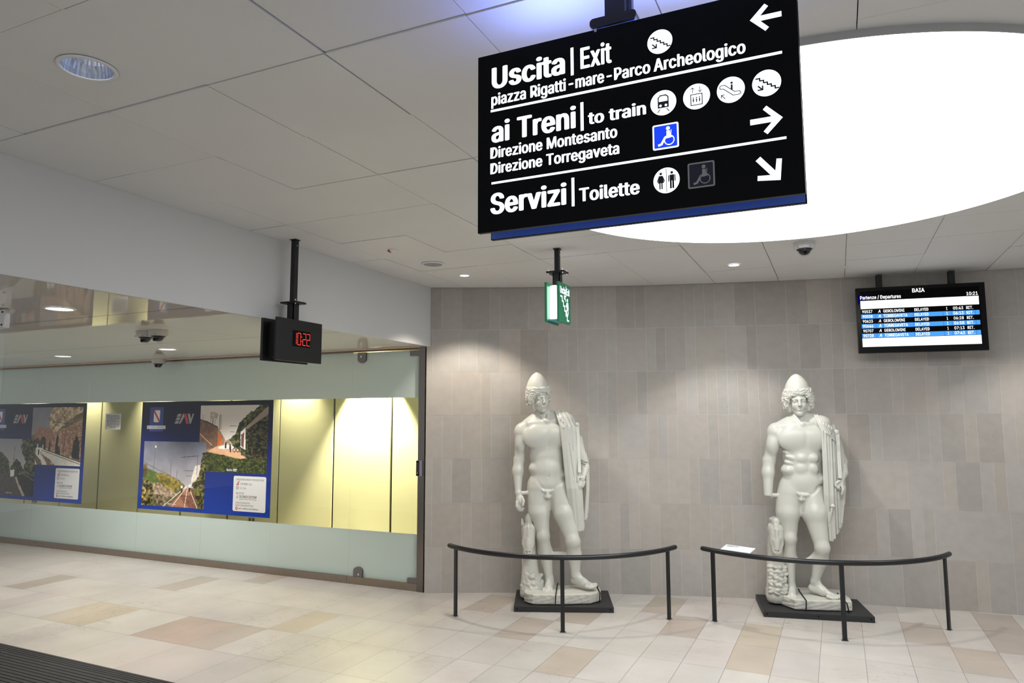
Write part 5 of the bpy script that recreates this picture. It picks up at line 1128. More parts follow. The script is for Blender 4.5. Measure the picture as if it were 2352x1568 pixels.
 'body': """c0 .04 -.1417 0 1.0326 -.1696 -.03 .871 .112 .0954;c0 .03 -.1696 -.03 .871 -.1644 -.045 .6561 .0954 .0553;e0 .03 -.1679 -.075 .6501 .0472 .045 .0535 0 0 0;e0 .05 -.2103 0 .9052 .0576 .08 .1521 0 0 0;c0 .03 -.1676 -.04 .632 -.1735 0 .4856 .0538 .0572;c0 .03 -.1735 0 .4856 -.1657 .01 .2065 .054 .0317;c0 .03 -.1716 -.06 .6121 -.1713 -.02 .2207 .03 .0205;c0 .04 .0485 -.01 1.0377 .0529 -.06 .8809 .1207 .11;c0 .03 .0529 -.06 .8809 .089 -.11 .5995 .1069 .062;e0 .03 .0912 -.14 .5852 .0556 .04 .0556 0 0 0;e0 .05 .0982 -.04 .8872 .0535 .08 .1496 0 0 0;c0 .03 .0955 -.1 .5723 .08 -.05 .4668 .0621 .0656;c0 .03 .08 -.05 .4668 .0375 -.01 .2665 .0625 .0345;c0 .03 .0802 -.115 .5547 .0355 -.04 .2806 .0341 .0219;c0 .02 -.1599 .02 .1661 -.1796 -.1 .1478 .0348 .028;c0 .03 -.1636 .005 .2047 -.1732 -.06 .1492 .0332 .0297;c0 .006 -.2046 -.09 .1426 -.2242 -.13 .1377 .0156 .0116;c0 .006 -.1914 -.09 .1433 -.2107 -.145 .1315 .0156 .0124;c0 .006 -.1782 -.09 .144 -.1963 -.155 .1287 .0156 .0131;c0 .006 -.1649 -.09 .1447 -.1812 -.16 .1263 .0156 .0139;c0 .006 -.1517 -.09 .1453 -.1579 -.16 .129 .0156 .0185;c0 .02 .0101 -0 .202 .0894 -.055 .1853 .0361 .0342;c0 .03 .0343 -.01 .2587 .0903 -.055 .2034 .0361 .0311;c0 .02 .0894 -.055 .1853 .1589 -.1 .1695 .0342 .0231;c0 .006 .1538 -.09 .1699 .2178 -.11 .163 .017 .0169;c0 .006 .1441 -.102 .1685 .2037 -.135 .158 .0169 .0137;c0 .006 .1344 -.114 .1672 .1862 -.15 .1563 .0169 .013;c0 .006 .1247 -.126 .1658 .167 -.16 .1547 .0169 .0122;c0 .006 .1151 -.138 .1645 .149 -.165 .155 .0168 .0114;e0 .05 -.034 .01 1.1203 .1983 .13 .1375 0 0 0;e0 .05 -.13 .06 .9789 .1193 .1 .1258 0 0 0;e0 .05 .0664 .06 .9833 .1186 .1 .125 0 0 0;e0 .05 -.0239 -0 1.2552 .1696 .118 .136 0 0 0;e0 .05 -.016 .005 1.3816 .1797 .122 .1283 0 0 0;e0 .05 -.0124 .01 1.5483 .2124 .135 .177 0 0 0;e0 .05 -.1303 .02 1.668 .1232 .078 .0681 0 -26 0;e0 .05 .1136 .02 1.7001 .1287 .078 .0708 0 12 0;e0 .03 -.1136 -.075 1.5521 .1308 .048 .1052 0 -12 0;e0 .03 .0951 -.075 1.553 .1172 .048 .1045 0 10 0;c1 .026 .0019 -.143 1.6625 0 -.141 1.4442 .011 .011;c1 .022 -.2208 -.13 1.4811 -.1221 -.155 1.4392 .0095 .011;c1 .022 -.1221 -.155 1.4392 -.0146 -.15 1.4491 .011 .011;c1 .022 .0089 -.15 1.4493 .1263 -.15 1.4564 .011 .0109;e0 .016 -.0435 -.093 1.3742 .0522 .034 .0418 0 0 0;e0 .016 .0542 -.093 1.3752 .0486 .034 .0416 0 0 0;e0 .016 -.0505 -.093 1.2805 .0556 .034 .0521 0 0 0;e0 .016 .0501 -.093 1.2818 .0485 .034 .052 0 0 0;e0 .016 -.1306 -.06 1.3778 .0574 .042 .0255 0 20 0;e0 .014 -.1634 -.03 1.4201 .0417 .045 .0209 0 26 0;e0 .016 -.1401 -.05 1.3298 .0543 .042 .0239 0 14 0;c1 .016 -.0019 -.148 1.429 -.0114 -.15 1.2203 .0078 .0078;c1 .014 -.1029 -.145 1.3316 .0881 -.145 1.3338 .0063 .0062;t1 .016 -.1015 -.13 1.4116 .0079 -.1111 -.13 1.3259 .0079 -.1032 -.13 1.2328 .0079;t1 .016 .0961 -.13 1.4134 .0063 .101 -.13 1.3284 .0063 .0873 -.13 1.2202 .0062;e0 .035 -.0035 -.065 1.159 .1296 .064 .0885 0 0 0;e0 .02 -.1533 -.02 1.2628 .0673 .085 .0545 0 0 0;e0 .02 .1195 -.03 1.1845 .0475 .07 .0507 0 0 0;t1 .024 -.2248 -.06 1.2097 .0064 -.1776 -.11 1.1896 .0063 -.137 -.137 1.1585 .0063 -.1113 -.142 1.0869 .0063 -.0911 -.138 1.0638 .0063;t1 .024 .136 -.07 1.1355 .0063 .0898 -.11 1.1261 .0063 .0471 -.138 1.0743 .0062 .002 -.138 1.0458 .0062;e1 .008 -.0107 -.138 1.2224 .0063 .012 .0094 0 0 0;e0 .015 -.0457 -.1 1.0453 .0534 .03 .0204 0 0 0;e0 .007 -.0943 -.121 1.0588 .011 .011 .0126 0 0 0;e0 .007 -.0844 -.121 1.0493 .011 .011 .0126 0 0 0;e0 .007 -.074 -.121 1.0525 .011 .011 .0125 0 0 0;e0 .007 -.064 -.121 1.0439 .011 .011 .0125 0 0 0;e0 .007 -.0535 -.121 1.0484 .011 .011 .0125 0 0 0;e0 .007 -.0435 -.121 1.0415 .011 .011 .0125 0 0 0;e0 .007 -.033 -.121 1.0479 .011 .011 .0125 0 0 0;e0 .007 -.0229 -.121 1.0428 .011 .011 .0125 0 0 0;e0 .007 -.0123 -.121 1.0505 .011 .011 .0125 0 0 0;e0 .007 -.0022 -.121 1.0463 .011 .011 .0125 0 0 0;e0 .008 -.0755 -.11 1.0087 .0173 .02 .0204 0 0 0;e0 .008 -.0504 -.11 1.0092 .0173 .02 .0204 0 0 0;c0 .008 -.0647 -.122 1.0318 -.0689 -.13 1.0018 .011 .0102;c0 .02 -.0161 .035 1.7161 -.0153 .025 1.845 .068 .0616;c0 .04 -.0398 .05 1.7451 -.1822 .03 1.6743 .0488 .0455;c0 .04 .0273 .05 1.745 .1466 .03 1.7223 .0454 .0451;t0 .02 -.0759 0 1.7678 .0113 -.0464 -.055 1.7135 .0112 -.0312 -.075 1.6915 .0112;t0 .02 .0346 0 1.7675 .0097 .0016 -.055 1.7135 .0096 -.0148 -.075 1.6915 .0096;c0 .035 -.0364 -.075 1.6757 -.1853 -.04 1.6624 .0096 .0097;c0 .035 -.0123 -.075 1.6788 .1029 -.04 1.7101 .0096 .0096;e0 .04 -.2517 .01 1.6197 .0698 .07 .0779 0 0 0;c0 .03 -.2527 .01 1.5956 -.3073 .03 1.3532 .0649 .0552;e0 .03 -.2808 -.02 1.4921 .0549 .05 .0872 0 0 0;c0 .02 -.3141 .03 1.3371 -.3283 .01 1.2343 .0585 .055;c0 .03 -.3283 .01 1.2343 -.343 -.04 1.02 .0534 .0368;e0 .03 -.3205 .05 1.3438 .0424 .03 .0456 0 0 0;q1 .004 -.3791 -.04 .9909 .06 .09 .035;c0 .006 -.3198 -.04 1.0315 -.2355 -.02 1.028 .0176 .0208;c0 .03 .1868 .02 1.6602 .3178 .04 1.3514 .0674 .0542;c0 .02 .3213 .04 1.3325 .3165 -.03 1.2467 .051 .0409;c0 .02 .3165 -.03 1.2467 .2887 -.09 1.1863 .0362 .025;e0 .012 .2713 -.11 1.154 .0311 .03 .0342 0 15 0;t0 .004 .2779 -.13 1.1437 .0124 .2854 -.14 1.1052 .0116 .2718 -.14 1.0624 .0093;t0 .004 .2926 -.11 1.1483 .0117 .3041 -.11 1.1179 .0109 .2967 -.11 1.0841 .0093;t0 .005 .2606 -.13 1.1434 .014 .2423 -.15 1.1206 .0131 .2574 -.13 1.1067 .0124;t0 .005 .2495 -.13 1.1524 .014 .2272 -.15 1.1355 .0132 .241 -.135 1.1161 .0124;t0 .005 .2608 -.13 1.177 .014 .2334 -.155 1.1666 .0124 .2219 -.15 1.1446 .0108;t0 .03 -.1567 -.02 .4623 .0285 -.1145 -.03 .4444 .0221 -.0348 -.04 .4465 .0236 .0459 -.05 .4883 .0313""",
 'cloak': """e0 .03 .1543 0 1.6875 .0929 .105 .0801 0 18 0;t0 .004 .0983 -.03 1.7673 .0096 .1146 -.1 1.6948 .0111 .1389 -.125 1.6233 .0126 .137 -.14 1.3603 .0133 .1334 -.145 1.0539 .0147 .1515 -.09 .6741 .0124;t0 .004 .1193 -.03 1.7672 .0096 .1347 -.106 1.6933 .011 .1617 -.12 1.6201 .0126 .1552 -.15 1.358 .0132 .1492 -.16 1.0528 .0147 .1651 -.11 .6521 .0124;t0 .004 .1426 -.03 1.756 .0096 .156 -.112 1.6848 .011 .1854 -.11 1.6137 .0126 .1789 -.14 1.3546 .0132 .1721 -.145 1.0456 .0147 .1839 -.095 .6472 .0124;t0 .004 .1658 -.03 1.7417 .0096 .1787 -.106 1.6745 .011 .2076 -.1 1.6073 .0126 .2001 -.135 1.3514 .0132 .1924 -.15 1.0405 .0147 .2026 -.1 .6699 .0124;t0 .004 .1916 -.03 1.7194 .0096 .2035 -.1 1.6604 .011 .2355 -.07 1.6004 .0126 .2248 -.12 1.3477 .0133 .2205 -.125 1.0353 .0147 .229 -.08 .71 .0124;t0 .004 .2156 -.03 1.6941 .0095 .2245 -.094 1.6431 .011 .2596 -.03 1.5901 .0127 .2467 -.09 1.3399 .0133 .2474 -.1 1.0332 .0148 .2557 -.06 .7565 .0125;t0 .004 .1666 -.13 1.611 .0094 .199 -.125 1.5954 .011 .2426 -.1 1.542 .0094;t0 .004 .1835 -.17 .9698 .0123 .1729 -.165 .9054 .0108 .1563 -.14 .8108 .0077;e0 .006 .1859 -.17 .9592 .0216 .02 .0139 0 0 0;c0 .03 .1675 .1 1.5543 .1951 .06 .7055 .0875 .0604;c0 .04 .128 .12 1.602 .1641 .1 .8236 .0847 .0673;t0 .005 .2877 .03 1.5411 .0176 .2979 .03 1.3203 .0175 .2942 0 1.0729 .0174 .2671 -.03 .7676 .0172;t0 .005 .3047 0 1.2911 .0158 .3149 -.02 1.1683 .0158 .3066 -.02 .9979 .0157 .2773 -.03 .7985 .0157;t0 .005 .2774 -.01 1.1356 .0158 .2693 -.02 .9507 .0157 .2474 -.03 .7211 .0156;t0 .005 .3346 .05 1.2565 .0127 .3345 .03 1.1018 .0127 .3196 .02 .9626 .0126;t0 .006 .2876 -.05 1.2835 .0079 .3071 -.065 1.2724 .0078 .3368 -.02 1.2571 .0079;t0 .006 .2866 -.05 1.2633 .0079 .3061 -.065 1.2523 .0078 .3358 -.02 1.2369 .0079;t0 .02 .2265 0 1.6367 .0607 .2825 .02 1.4782 .0574 .3068 .02 1.3054 .054""",
 'sheath': """b0 .003 .2807 -.045 1.6062 .2666 -.135 1.2005 .017 .011;e0 .006 .2737 -.045 1.6125 .0269 .02 .0269 0 0 0""",
 'support': """c0 .03 -.2994 0 .1178 -.2858 .04 .3958 .0919 .0801;c0 .03 -.2858 .04 .3958 -.2763 .04 .7092 .0801 .074;c0 .02 -.2763 .04 .7092 -.2778 .03 .7815 .074 .0547;c0 .02 -.2813 -.03 .7119 -.2866 -.06 .608 .0717 .0586;c0 .02 -.2866 -.06 .608 -.2907 -.078 .5294 .057 .0457;e1 .01 -.3444 -.12 .5962 .0251 .03 .0566 0 0 0;e1 .01 -.2434 -.12 .5999 .0251 .03 .0564 0 0 0;e0 .01 -.3307 -.055 .6521 .0175 .018 .0159 0 0 0;e0 .01 -.2344 -.055 .66 .0174 .018 .0158 0 0 0;c0 .012 -.2875 -.1 .7225 -.2948 -.115 .5558 .0173 .0157;c0 .01 -.3311 -.02 .7166 -.3417 -.01 .7618 .0208 .0096;c0 .01 -.2232 -.02 .7356 -.2214 -.01 .781 .0191 .0096;e0 .012 -.2833 -.045 .7873 .0382 .04 .0414 0 0 0;e0 .01 -.2879 -.078 .7501 .0269 .02 .0348 0 0 0;t1 .005 -.3047 -.08 .8227 .0032 -.3069 -.09 .7822 .0032 -.3098 -.102 .7329 .0032;t1 .005 -.2927 -.08 .823 .0032 -.295 -.09 .7826 .0032 -.2978 -.102 .7333 .0032;t1 .005 -.2807 -.08 .8234 .0032 -.283 -.09 .7829 .0032 -.2859 -.102 .7337 .0032;t1 .005 -.2687 -.08 .8237 .0032 -.271 -.09 .7833 .0032 -.2739 -.102 .734 .0032;c0 .01 -.3203 0 .808 -.2323 0 .8105 .0192 .0192;e1 .006 -.3078 -.118 .5391 .0063 .012 .0078 0 0 0;e1 .006 -.2825 -.118 .54 .0063 .012 .0078 0 0 0;t1 .006 -.3213 -.1 .5107 .0047 -.2677 -.1 .5128 .0047;e0 .01 -.3485 -.0321 .3835 .0329 .028 .0166 0 7.007 0;e0 .01 -.3067 -.0627 .3855 .0243 .028 .0179 0 11.0203 0;e0 .01 -.2725 -.0643 .3878 .0284 .028 .021 0 -5.4051 0;e0 .01 -.2306 -.0384 .3795 .0312 .028 .0189 0 -21.8923 0;e0 .01 -.3468 -.0372 .3489 .0337 .028 .022 0 -12.7297 0;e0 .01 -.3032 -.0691 .3504 .0313 .028 .0166 0 -27.682 0;e0 .01 -.2792 -.0696 .3452 .0311 .028 .0224 0 10.1105 0;e0 .01 -.234 -.0421 .3548 .0302 .028 .0226 0 -4.327 0;e0 .01 -.3373 -.0477 .3177 .0329 .028 .0197 0 13.4763 0;e0 .01 -.3124 -.0661 .3164 .026 .028 .0165 0 -32.2977 0;e0 .01 -.2684 -.0646 .3191 .0335 .028 .0223 0 -8.0433 0;e0 .01 -.2222 -.0363 .3208 .0321 .028 .019 0 -21.2681 0;e0 .01 -.3485 -.0431 .2906 .0304 .028 .0167 0 -33.6062 0;e0 .01 -.3036 -.076 .2933 .0285 .028 .0196 0 8.4191 0;e0 .01 -.2717 -.068 .2803 .0318 .028 .0202 0 8.209 0;e0 .01 -.2308 -.0429 .2839 .0261 .028 .0212 0 3.8568 0;e0 .01 -.3502 -.0455 .257 .034 .028 .022 0 -34.1018 0;e0 .01 -.3119 -.0736 .2617 .0327 .028 .0166 0 -30.9781 0;e0 .01 -.2613 -.0632 .2552 .0271 .028 .0161 0 -7.7283 0;e0 .01 -.2324 -.0456 .2591 .0237 .028 .0169 0 -20.3079 0;e0 .01 -.3431 -.0543 .227 .0304 .028 .018 0 28.6743 0;e0 .01 -.3006 -.0855 .2322 .0258 .028 .0201 0 18.9462 0;e0 .01 -.2782 -.0752 .229 .0286 .028 .0209 0 28.233 0;e0 .01 -.2221 -.0406 .2222 .0242 .028 .0234 0 8.024 0;e0 .01 -.3485 -.054 .1953 .0305 .028 .0188 0 -3.7378 0;e0 .01 -.3032 -.0877 .189 .0295 .028 .0219 0 -6.5797 0;e0 .01 -.26 -.0653 .1893 .0342 .028 .016 0 26.7885 0;e0 .01 -.2272 -.0453 .1922 .0257 .028 .02 0 -14.7505 0;e0 .01 -.3475 -.0583 .1681 .0336 .028 .021 0 -20.6485 0;e0 .01 -.3115 -.0851 .1616 .0325 .028 .0166 0 32.7449 0;e0 .01 -.2596 -.0667 .1632 .0306 .028 .0185 0 13.8126 0;e0 .01 -.2355 -.052 .1651 .03 .028 .0206 0 13.4957 0;p1 .004 0 0 .062 0 0 1""",
 'plinth': """x0 .02 .0555 .145 9 -.3668 .2015 -.295 -.0363 -.1801 -.2241 .0534 -.2084 .3061 -.1769 .3161 .222 .2061 .272 -.2468 .272 -.3768 .2115""",
},
}
def rot_m(rx, ry, rz):
    x, y, z = np.radians((rx, ry, rz)); cx, sx, cy, sy, cz, sz = np.cos(x), np.sin(x), np.cos(y), np.sin(y), np.cos(z), np.sin(z)
    return np.array([[cz, -sz, 0], [sz, cz, 0], [0, 0, 1]])@np.array([[cy, 0, sy], [0, 1, 0], [-sy, 0, cy]])@np.array([[1, 0, 0], [0, cx, -sx], [0, sx, cx]])
def parse_ops(txt):
    ops = []
    for q in txt.split(';'):
        w = q.split(); ops.append((w[0][0], int(w[0][1:]), [float(x) for x in w[1:]]))
    return ops
def op_dist(kind, a, X, Y, Z):
    if kind == 'c':
        p0, p1, r0, r1 = np.array(a[0:3]), np.array(a[3:6]), a[6], a[7]
        d = p1-p0; L = max(d@d, 1e-9)
        t = np.clip(((X-p0[0])*d[0]+(Y-p0[1])*d[1]+(Z-p0[2])*d[2])/L, 0, 1)
        return np.sqrt((X-p0[0]-t*d[0])**2+(Y-p0[1]-t*d[1])**2+(Z-p0[2]-t*d[2])**2)-(r0+(r1-r0)*t)
    if kind == 't':      # one strand through several points
        q = np.array(a).reshape(-1, 4); d = None
        for u, w in zip(q[:-1], q[1:]):
            s = op_dist('c', [*u[:3], *w[:3], u[3], w[3]], X, Y, Z); d = s if d is None else np.minimum(d, s)
        return d
    if kind == 'e':
        R = rot_m(*a[6:9]); r = a[3:6]; U = (X-a[0], Y-a[1], Z-a[2])
        q = [U[0]*R[0, i]+U[1]*R[1, i]+U[2]*R[2, i] for i in range(3)]
        k0 = np.sqrt(sum((q[i]/r[i])**2 for i in range(3))); k1 = np.sqrt(sum((q[i]/r[i]**2)**2 for i in range(3)))+1e-6
        return k0*(k0-1)/k1
    if kind == 'b':      # flat bar between two points
        p0, p1 = np.array(a[0:3]), np.array(a[3:6]); d = p1-p0; L = np.linalg.norm(d); d = d/L
        s = np.cross(d, (0, 1, 0)); s /= np.linalg.norm(s); n = np.cross(s, d); c = (p0+p1)/2
        q = [(X-c[0])*v[0]+(Y-c[1])*v[1]+(Z-c[2])*v[2] for v in (s, n, d)]; h = (a[6]-.003, a[7]-.003, L/2-.003)
        e = [np.maximum(np.abs(q[i])-h[i], 0) for i in range(3)]
        return np.sqrt(e[0]**2+e[1]**2+e[2]**2)-.003
    if kind == 'p': return -((X-a[0])*a[3]+(Y-a[1])*a[4]+(Z-a[2])*a[5])*-1.0
    if kind == 'q':      # block used as a cut
        e = (np.abs(X-a[0])-a[3], np.abs(Y-a[1])-a[4], np.abs(Z-a[2])-a[5]); return np.maximum(np.maximum(e[0], e[1]), e[2])
    if kind == 'x':      # upright slab over an outline
        z0, z1, n = a[0], a[1], int(a[2]); P = [(a[3+2*i], a[4+2*i]) for i in range(n)]
        wob = .005*np.sin(X*19+1.3)*np.sin(Y*23)+.0022*np.sin(X*61+3*np.sin(Z*38))*np.cos(Z*90+X*17)
        d = np.full(np.broadcast(X, Y, Z).shape, 1e9); ins = np.zeros(d.shape, bool); XX, YY = np.broadcast_arrays(X, Y)
        XX = np.broadcast_to(XX, d.shape)+wob; YY = np.broadcast_to(YY, d.shape)+wob
        for (x0, y0), (x1, y1) in zip(P, P[1:]+P[:1]):
            ex, ey = x1-x0, y1-y0; wx, wy = XX-x0, YY-y0; t = np.clip((wx*ex+wy*ey)/(ex*ex+ey*ey), 0, 1)
            d = np.minimum(d, np.hypot(wx-ex*t, wy-ey*t)); ins ^= ((y0 > YY) != (y1 > YY)) & (XX < ex*(YY-y0)/(ey if ey else 1e-9)+x0)
        d = np.where(ins, -d, d)+.012; dz = np.abs(Z-(z0+z1)/2)-(z1-z0)/2+.012+wob*.25
        return np.minimum(np.maximum(d, dz), 0)+np.sqrt(np.maximum(d, 0)**2+np.maximum(dz, 0)**2)-.012
def op_box(kind, a, m):
    if kind == 'c': p = np.array(a[:6]).reshape(2, 3); r = max(a[6], a[7]); return p.min(0)-r-m, p.max(0)+r+m
    if kind == 'e': c = np.array(a[:3]); r = max(a[3:6]); R = np.abs(rot_m(*a[6:9]))@np.array(a[3:6]); return c-R-m, c+R+m
    if kind == 't': q = np.array(a).reshape(-1, 4); r = q[:, 3].max(); return q[:, :3].min(0)-r-m, q[:, :3].max(0)+r+m
    if kind == 'b': p = np.array(a[:6]).reshape(2, 3); return p.min(0)-a[6]-m, p.max(0)+a[6]+m
    if kind == 'q': c = np.array(a[:3]); return c-np.array(a[3:6])-m, c+np.array(a[3:6])+m
    if kind == 'x': P = np.array(a[3:]).reshape(-1, 2); return np.array([*P.min(0), a[0]])-m, np.array([*P.max(0), a[1]])+m
    return np.array([-9.]*3), np.array([9.]*3)
def sculpt(ops, h, lo=None, hi=None, wobble=0):
    """blend the masses on a grid and skin the zero level (surface nets)"""
    B = [op_box(k, a, h*3) for k, s, a_ in ops for a in [a_[1:]] if not s]
    L = np.min([b[0] for b in B], 0); U = np.max([b[1] for b in B], 0)
    if lo is not None: L[2] = max(L[2], lo)
    if hi is not None: U[2] = min(U[2], hi)
    L = np.floor(L/h)*h
    n = np.ceil((U-L)/h).astype(int)+1
    ax = [(L[i]+h*np.arange(n[i])).astype(np.float32) for i in range(3)]
    F = np.full(n, .06, np.float32)
    for kind, sub, a_ in ops:
        k, a = max(a_[0], 1e-4), a_[1:]
        b0, b1 = op_box(kind, a, k+.012)
        i0 = np.maximum(np.floor((b0-L)/h).astype(int), 0); i1 = np.minimum(np.ceil((b1-L)/h).astype(int)+1, n)
        if (i1 <= i0).any(): continue
        sl = tuple(slice(i0[i], i1[i]) for i in range(3))
        X, Y, Z = ax[0][sl[0]][:, None, None], ax[1][sl[1]][None, :, None], ax[2][sl[2]][None, None, :]
        d = op_dist(kind, a, X, Y, Z).astype(np.float32); f = F[sl]
        if kind == 'p': F[sl] = np.maximum(f, -d); continue
        if sub:
            g = np.maximum(k-np.abs(f+d), 0)/k; F[sl] = np.maximum(f, -d)+g*g*k*.25
        else:
            g = np.maximum(k-np.abs(f-d), 0)/k; F[sl] = np.minimum(f, d)-g*g*k*.25
    if wobble:
        X, Y, Z = ax[0][:, None, None], ax[1][None, :, None], ax[2][None, None, :]
        F += wobble*(np.sin(X*95+np.sin(Z*70)*1.5)*np.sin(Y*88+Z*40)*.6+np.sin(X*180+Z*150)*np.sin(Y*170-Z*60)*.4)
    S_ = F < 0
    cnt = np.zeros(np.array(F.shape)-1, np.int8); acc = [np.zeros(cnt.shape, np.float32) for _ in range(3)]
    s_ = lambda o, e: tuple(slice(o[i], None if o[i]+e[i] == 1 else -1) for i in range(3))
    for axis in range(3):
        o1, o2 = [i for i in range(3) if i != axis]
        A = [slice(None)]*3; Bs = [slice(None)]*3; A[axis] = slice(0, -1); Bs[axis] = slice(1, None); A, Bs = tuple(A), tuple(Bs)
        cr = S_[A] != S_[Bs]
        t = np.zeros(cr.shape, np.float32); fa, fb_ = F[A][cr], F[Bs][cr]; t[cr] = fa/(fa-fb_)
        for p in (0, 1):
            for q in (0, 1):
                sl = [slice(None)]*3; sl[o1] = slice(p, cr.shape[o1]-1+p); sl[o2] = slice(q, cr.shape[o2]-1+q); sl = tuple(sl)
                c = cr[sl]; cnt += c; acc[axis] += np.where(c, t[sl], 0)
                if p: acc[o1] += c
                if q: acc[o2] += c
    idx = np.nonzero(cnt); c = cnt[idx].astype(np.float32)
    V = np.stack([L[i]+h*(idx[i]+acc[i][idx]/c) for i in range(3)], 1)
    ids = np.full(cnt.shape, -1, np.int32); ids[idx] = np.arange(len(c))
    Q = []
    for axis in range(3):
        o1, o2 = (axis+1) % 3, (axis+2) % 3
        A = [slice(None)]*3; Bs = [slice(None)]*3; A[axis] = slice(0, -1); Bs[axis] = slice(1, None)
        for o in (o1, o2): A[o] = Bs[o] = slice(1, -1)
        a, b = S_[tuple(A)], S_[tuple(Bs)]
        w = np.stack(np.nonzero(a != b), 1)
        if not len(w): continue
        flip = a[tuple(w.T)]
        w[:, o1] += 1; w[:, o2] += 1
        def g(d1, d2):
            k = w.copy(); k[:, o1] -= d1; k[:, o2] -= d2; return ids[tuple(k.T)]
        f4 = np.stack([g(1, 1), g(0, 1), g(0, 0), g(1, 0)], 1); f4[~flip] = f4[~flip][:, ::-1]
        Q.append(f4)
    Q = np.concatenate(Q); Q = Q[(Q >= 0).all(1)]
    return V, Q
def head_ops(H):
    """skull, face, curls and conical cap; z up from the chin, the face looks along -y"""
    O, rot, sc, W, seed, (cr, crz, cz), full = np.array(H[0:3]), H[3:6], H[6], H[7], int(H[8]), H[9:12], H[12]
    R = rot_m(*rot); T = lambda p: O+R@np.array(p, float)*sc
    body, hair, cap = [], [], []
    def c(a, b, r1, r2, k=.012, sub=0, to=body): to.append(('c', sub, [k, *T(a), *T(b), r1*sc, r2*sc]))
    def e(p, r, k=.012, sub=0, rr=(0, 0, 0), to=body): to.append(('e', sub, [k, *T(p), *(np.array(r)*sc), *(np.array(rot)+np.array(rr))]))
    e((0, .018, .155), (.074, .092, .100), .02); e((0, -.028, .097), (.057, .064, .090), .02)
    for q in (-1, 1):
        c((q*.043, -.005, .056), (q*.009, -.076, .019), .020, .0165, .025)
        e((q*.034, -.064, .082), (.022, .020, .026), .02)
        c((q*.010, -.090, .137), (q*.044, -.072, .134), .0105, .009, .012)
        e((q*.030, -.094, .119), (.017, .013, .0115), .010, 1)
        e((q*.031, -.0745, .118), (.0155, .0155, .0125), .004)
        c((q*.018, -.0885, .1215), (q*.032, -.0905, .1265), .0028, .003, .003); c((q*.032, -.0905, .1265), (q*.046, -.081, .120), .003, .0026, .003)
        c((q*.020, -.087, .1115), (q*.042, -.082, .1105), .0024, .0022, .003)
        c((q*.018, -.082, .062), (q*.030, -.078, .090), .010, .008, .02)
        e((q*.0085, -.104, .0865), (.0085, .011, .0075), .005)
    c((0, -.089, .140), (0, -.111, .094), .0095, .0105, .010); e((0, -.112, .0895), (.0105, .010, .0085), .005)
    for q in (-1, 1): c((q*.022, -.0835, .0605), (0, -.0955, .0635), .0042, .0062, .005)
    c((-.016, -.0870, .0495), (.016, -.0870, .0495), .0066, .0066, .006); e((0, -.091, .0495), (.014, .009, .007), .005)
    c((-.024, -.090, .0563), (.024, -.090, .0563), .0012, .0012, .003, 1); c((-.012, -.0975, .0563), (.012, -.0975, .0563), .0018, .0018, .003, 1)
    e((0, -.084, .022), (.020, .016, .018), .014); e((0, -.093, .038), (.014, .006, .004), .006, 1)
    rg = np.random.default_rng(seed)
    def shell(az, z, out=0.0):
        a = math.radians(az); f = abs(math.cos(a)) if math.cos(a) > 0 else 0
        t = min(max((z-.13)/.08, 0), 1); low = 1-.10*min(max((.12-z)/.07, 0), 1)
        rx = (W*(1-t)+(cr+.006)*t)*low+out; ry = ((W+.012)*(1-t)+(cr+.010)*t)*low*(1-f)+.099*f+out
        return np.array((rx*math.sin(a), .018-ry*math.cos(a), z))
    def low_edge(az):
        a = abs(az)
        return float(np.interp(a, (0, 18, 38, 52, 64, 180), (.178, .172, .152, .115, .060 if full else .075, .045 if full else .055)))
    for z in np.arange(.045, .215, .012):          # the mass under the curls
        for az in range(-180, 180, 12):
            if z > low_edge(az+6)+.010: c(shell(az, z, -.019), shell(az+12, z, -.019), .0135, .0135, .008, 0, hair)
            if abs(az+6) > 66: c(shell(az, z, -.040), shell(az+12, z, -.040), .020, .020, .008, 0, hair)
    for i in range(430):
        az = rg.uniform(-175, 175)*(1 if i % 3 else .45); lo = low_edge(az)
        z = rg.uniform(lo+.004, .208); p = shell(az, z, -.004); a = math.radians(az)
        tg, up, nr = np.array((math.cos(a), math.sin(a), 0)), np.array((0, 0, 1.)), np.array((math.sin(a), -math.cos(a), 0))
        th = (np.sign(az)*-.5 if abs(az) < 45 else rg.choice((-1, 1))*1.15)+rg.uniform(-.5, .5)
        d = tg*math.cos(th)+up*math.sin(th); sd = np.cross(nr, d); L = rg.uniform(.010, .018); cv = rg.choice((-1, 1))*rg.uniform(.004, .010); r = rg.uniform(.0046, .0066)
        P = [p-d*L+sd*cv-nr*.005, p-d*L*.3-sd*cv*.6+nr*.004, p+d*L*.5-sd*cv*.2+nr*.004, p+d*L+sd*cv-nr*.005]
        for m in range(3): c(P[m], P[m+1], r, r*(1 if m < 2 else .7), .0015, 0, hair)
    for q in (-1, 1):                               # wavy locks parted over the forehead
        for j in range(6):
            z0 = .176+.0068*j+rg.uniform(-.001, .001); ph = rg.uniform(0, 6.28); r = rg.uniform(.0046, .0062); P = []
            for m in range(8):
                u = m/7; az = q*(1.5+62*u); p = shell(az, z0-(.030+.006*rg.random())*u**1.7+.0042*math.sin(ph+u*11), .001+.0032*math.cos(ph+u*11)); P.append(p)
            for m in range(7): c(P[m], P[m+1], r, r*.95, .0012, 0, hair)
    H_, n = crz-.026, 72                             # cap: rounded cone turned about the crown
    prof = [(1.0, -.02), (1.01, -.006)]+[((1-(q/40)**1.5)**.58, q/40*H_) for q in range(40)]+[(.10, H_*.992), (.02, H_)]
    V = [T((cr*r*math.sin(6.2831853*k/n), .022-cr*1.06*r*math.cos(6.2831853*k/n), cz+.019+z)) for r, z in prof for k in range(n)]
    Q = [(i*n+k, i*n+(k+1) % n, (i+1)*n+(k+1) % n, (i+1)*n+k) for i in range(len(prof)-1) for k in range(n)]
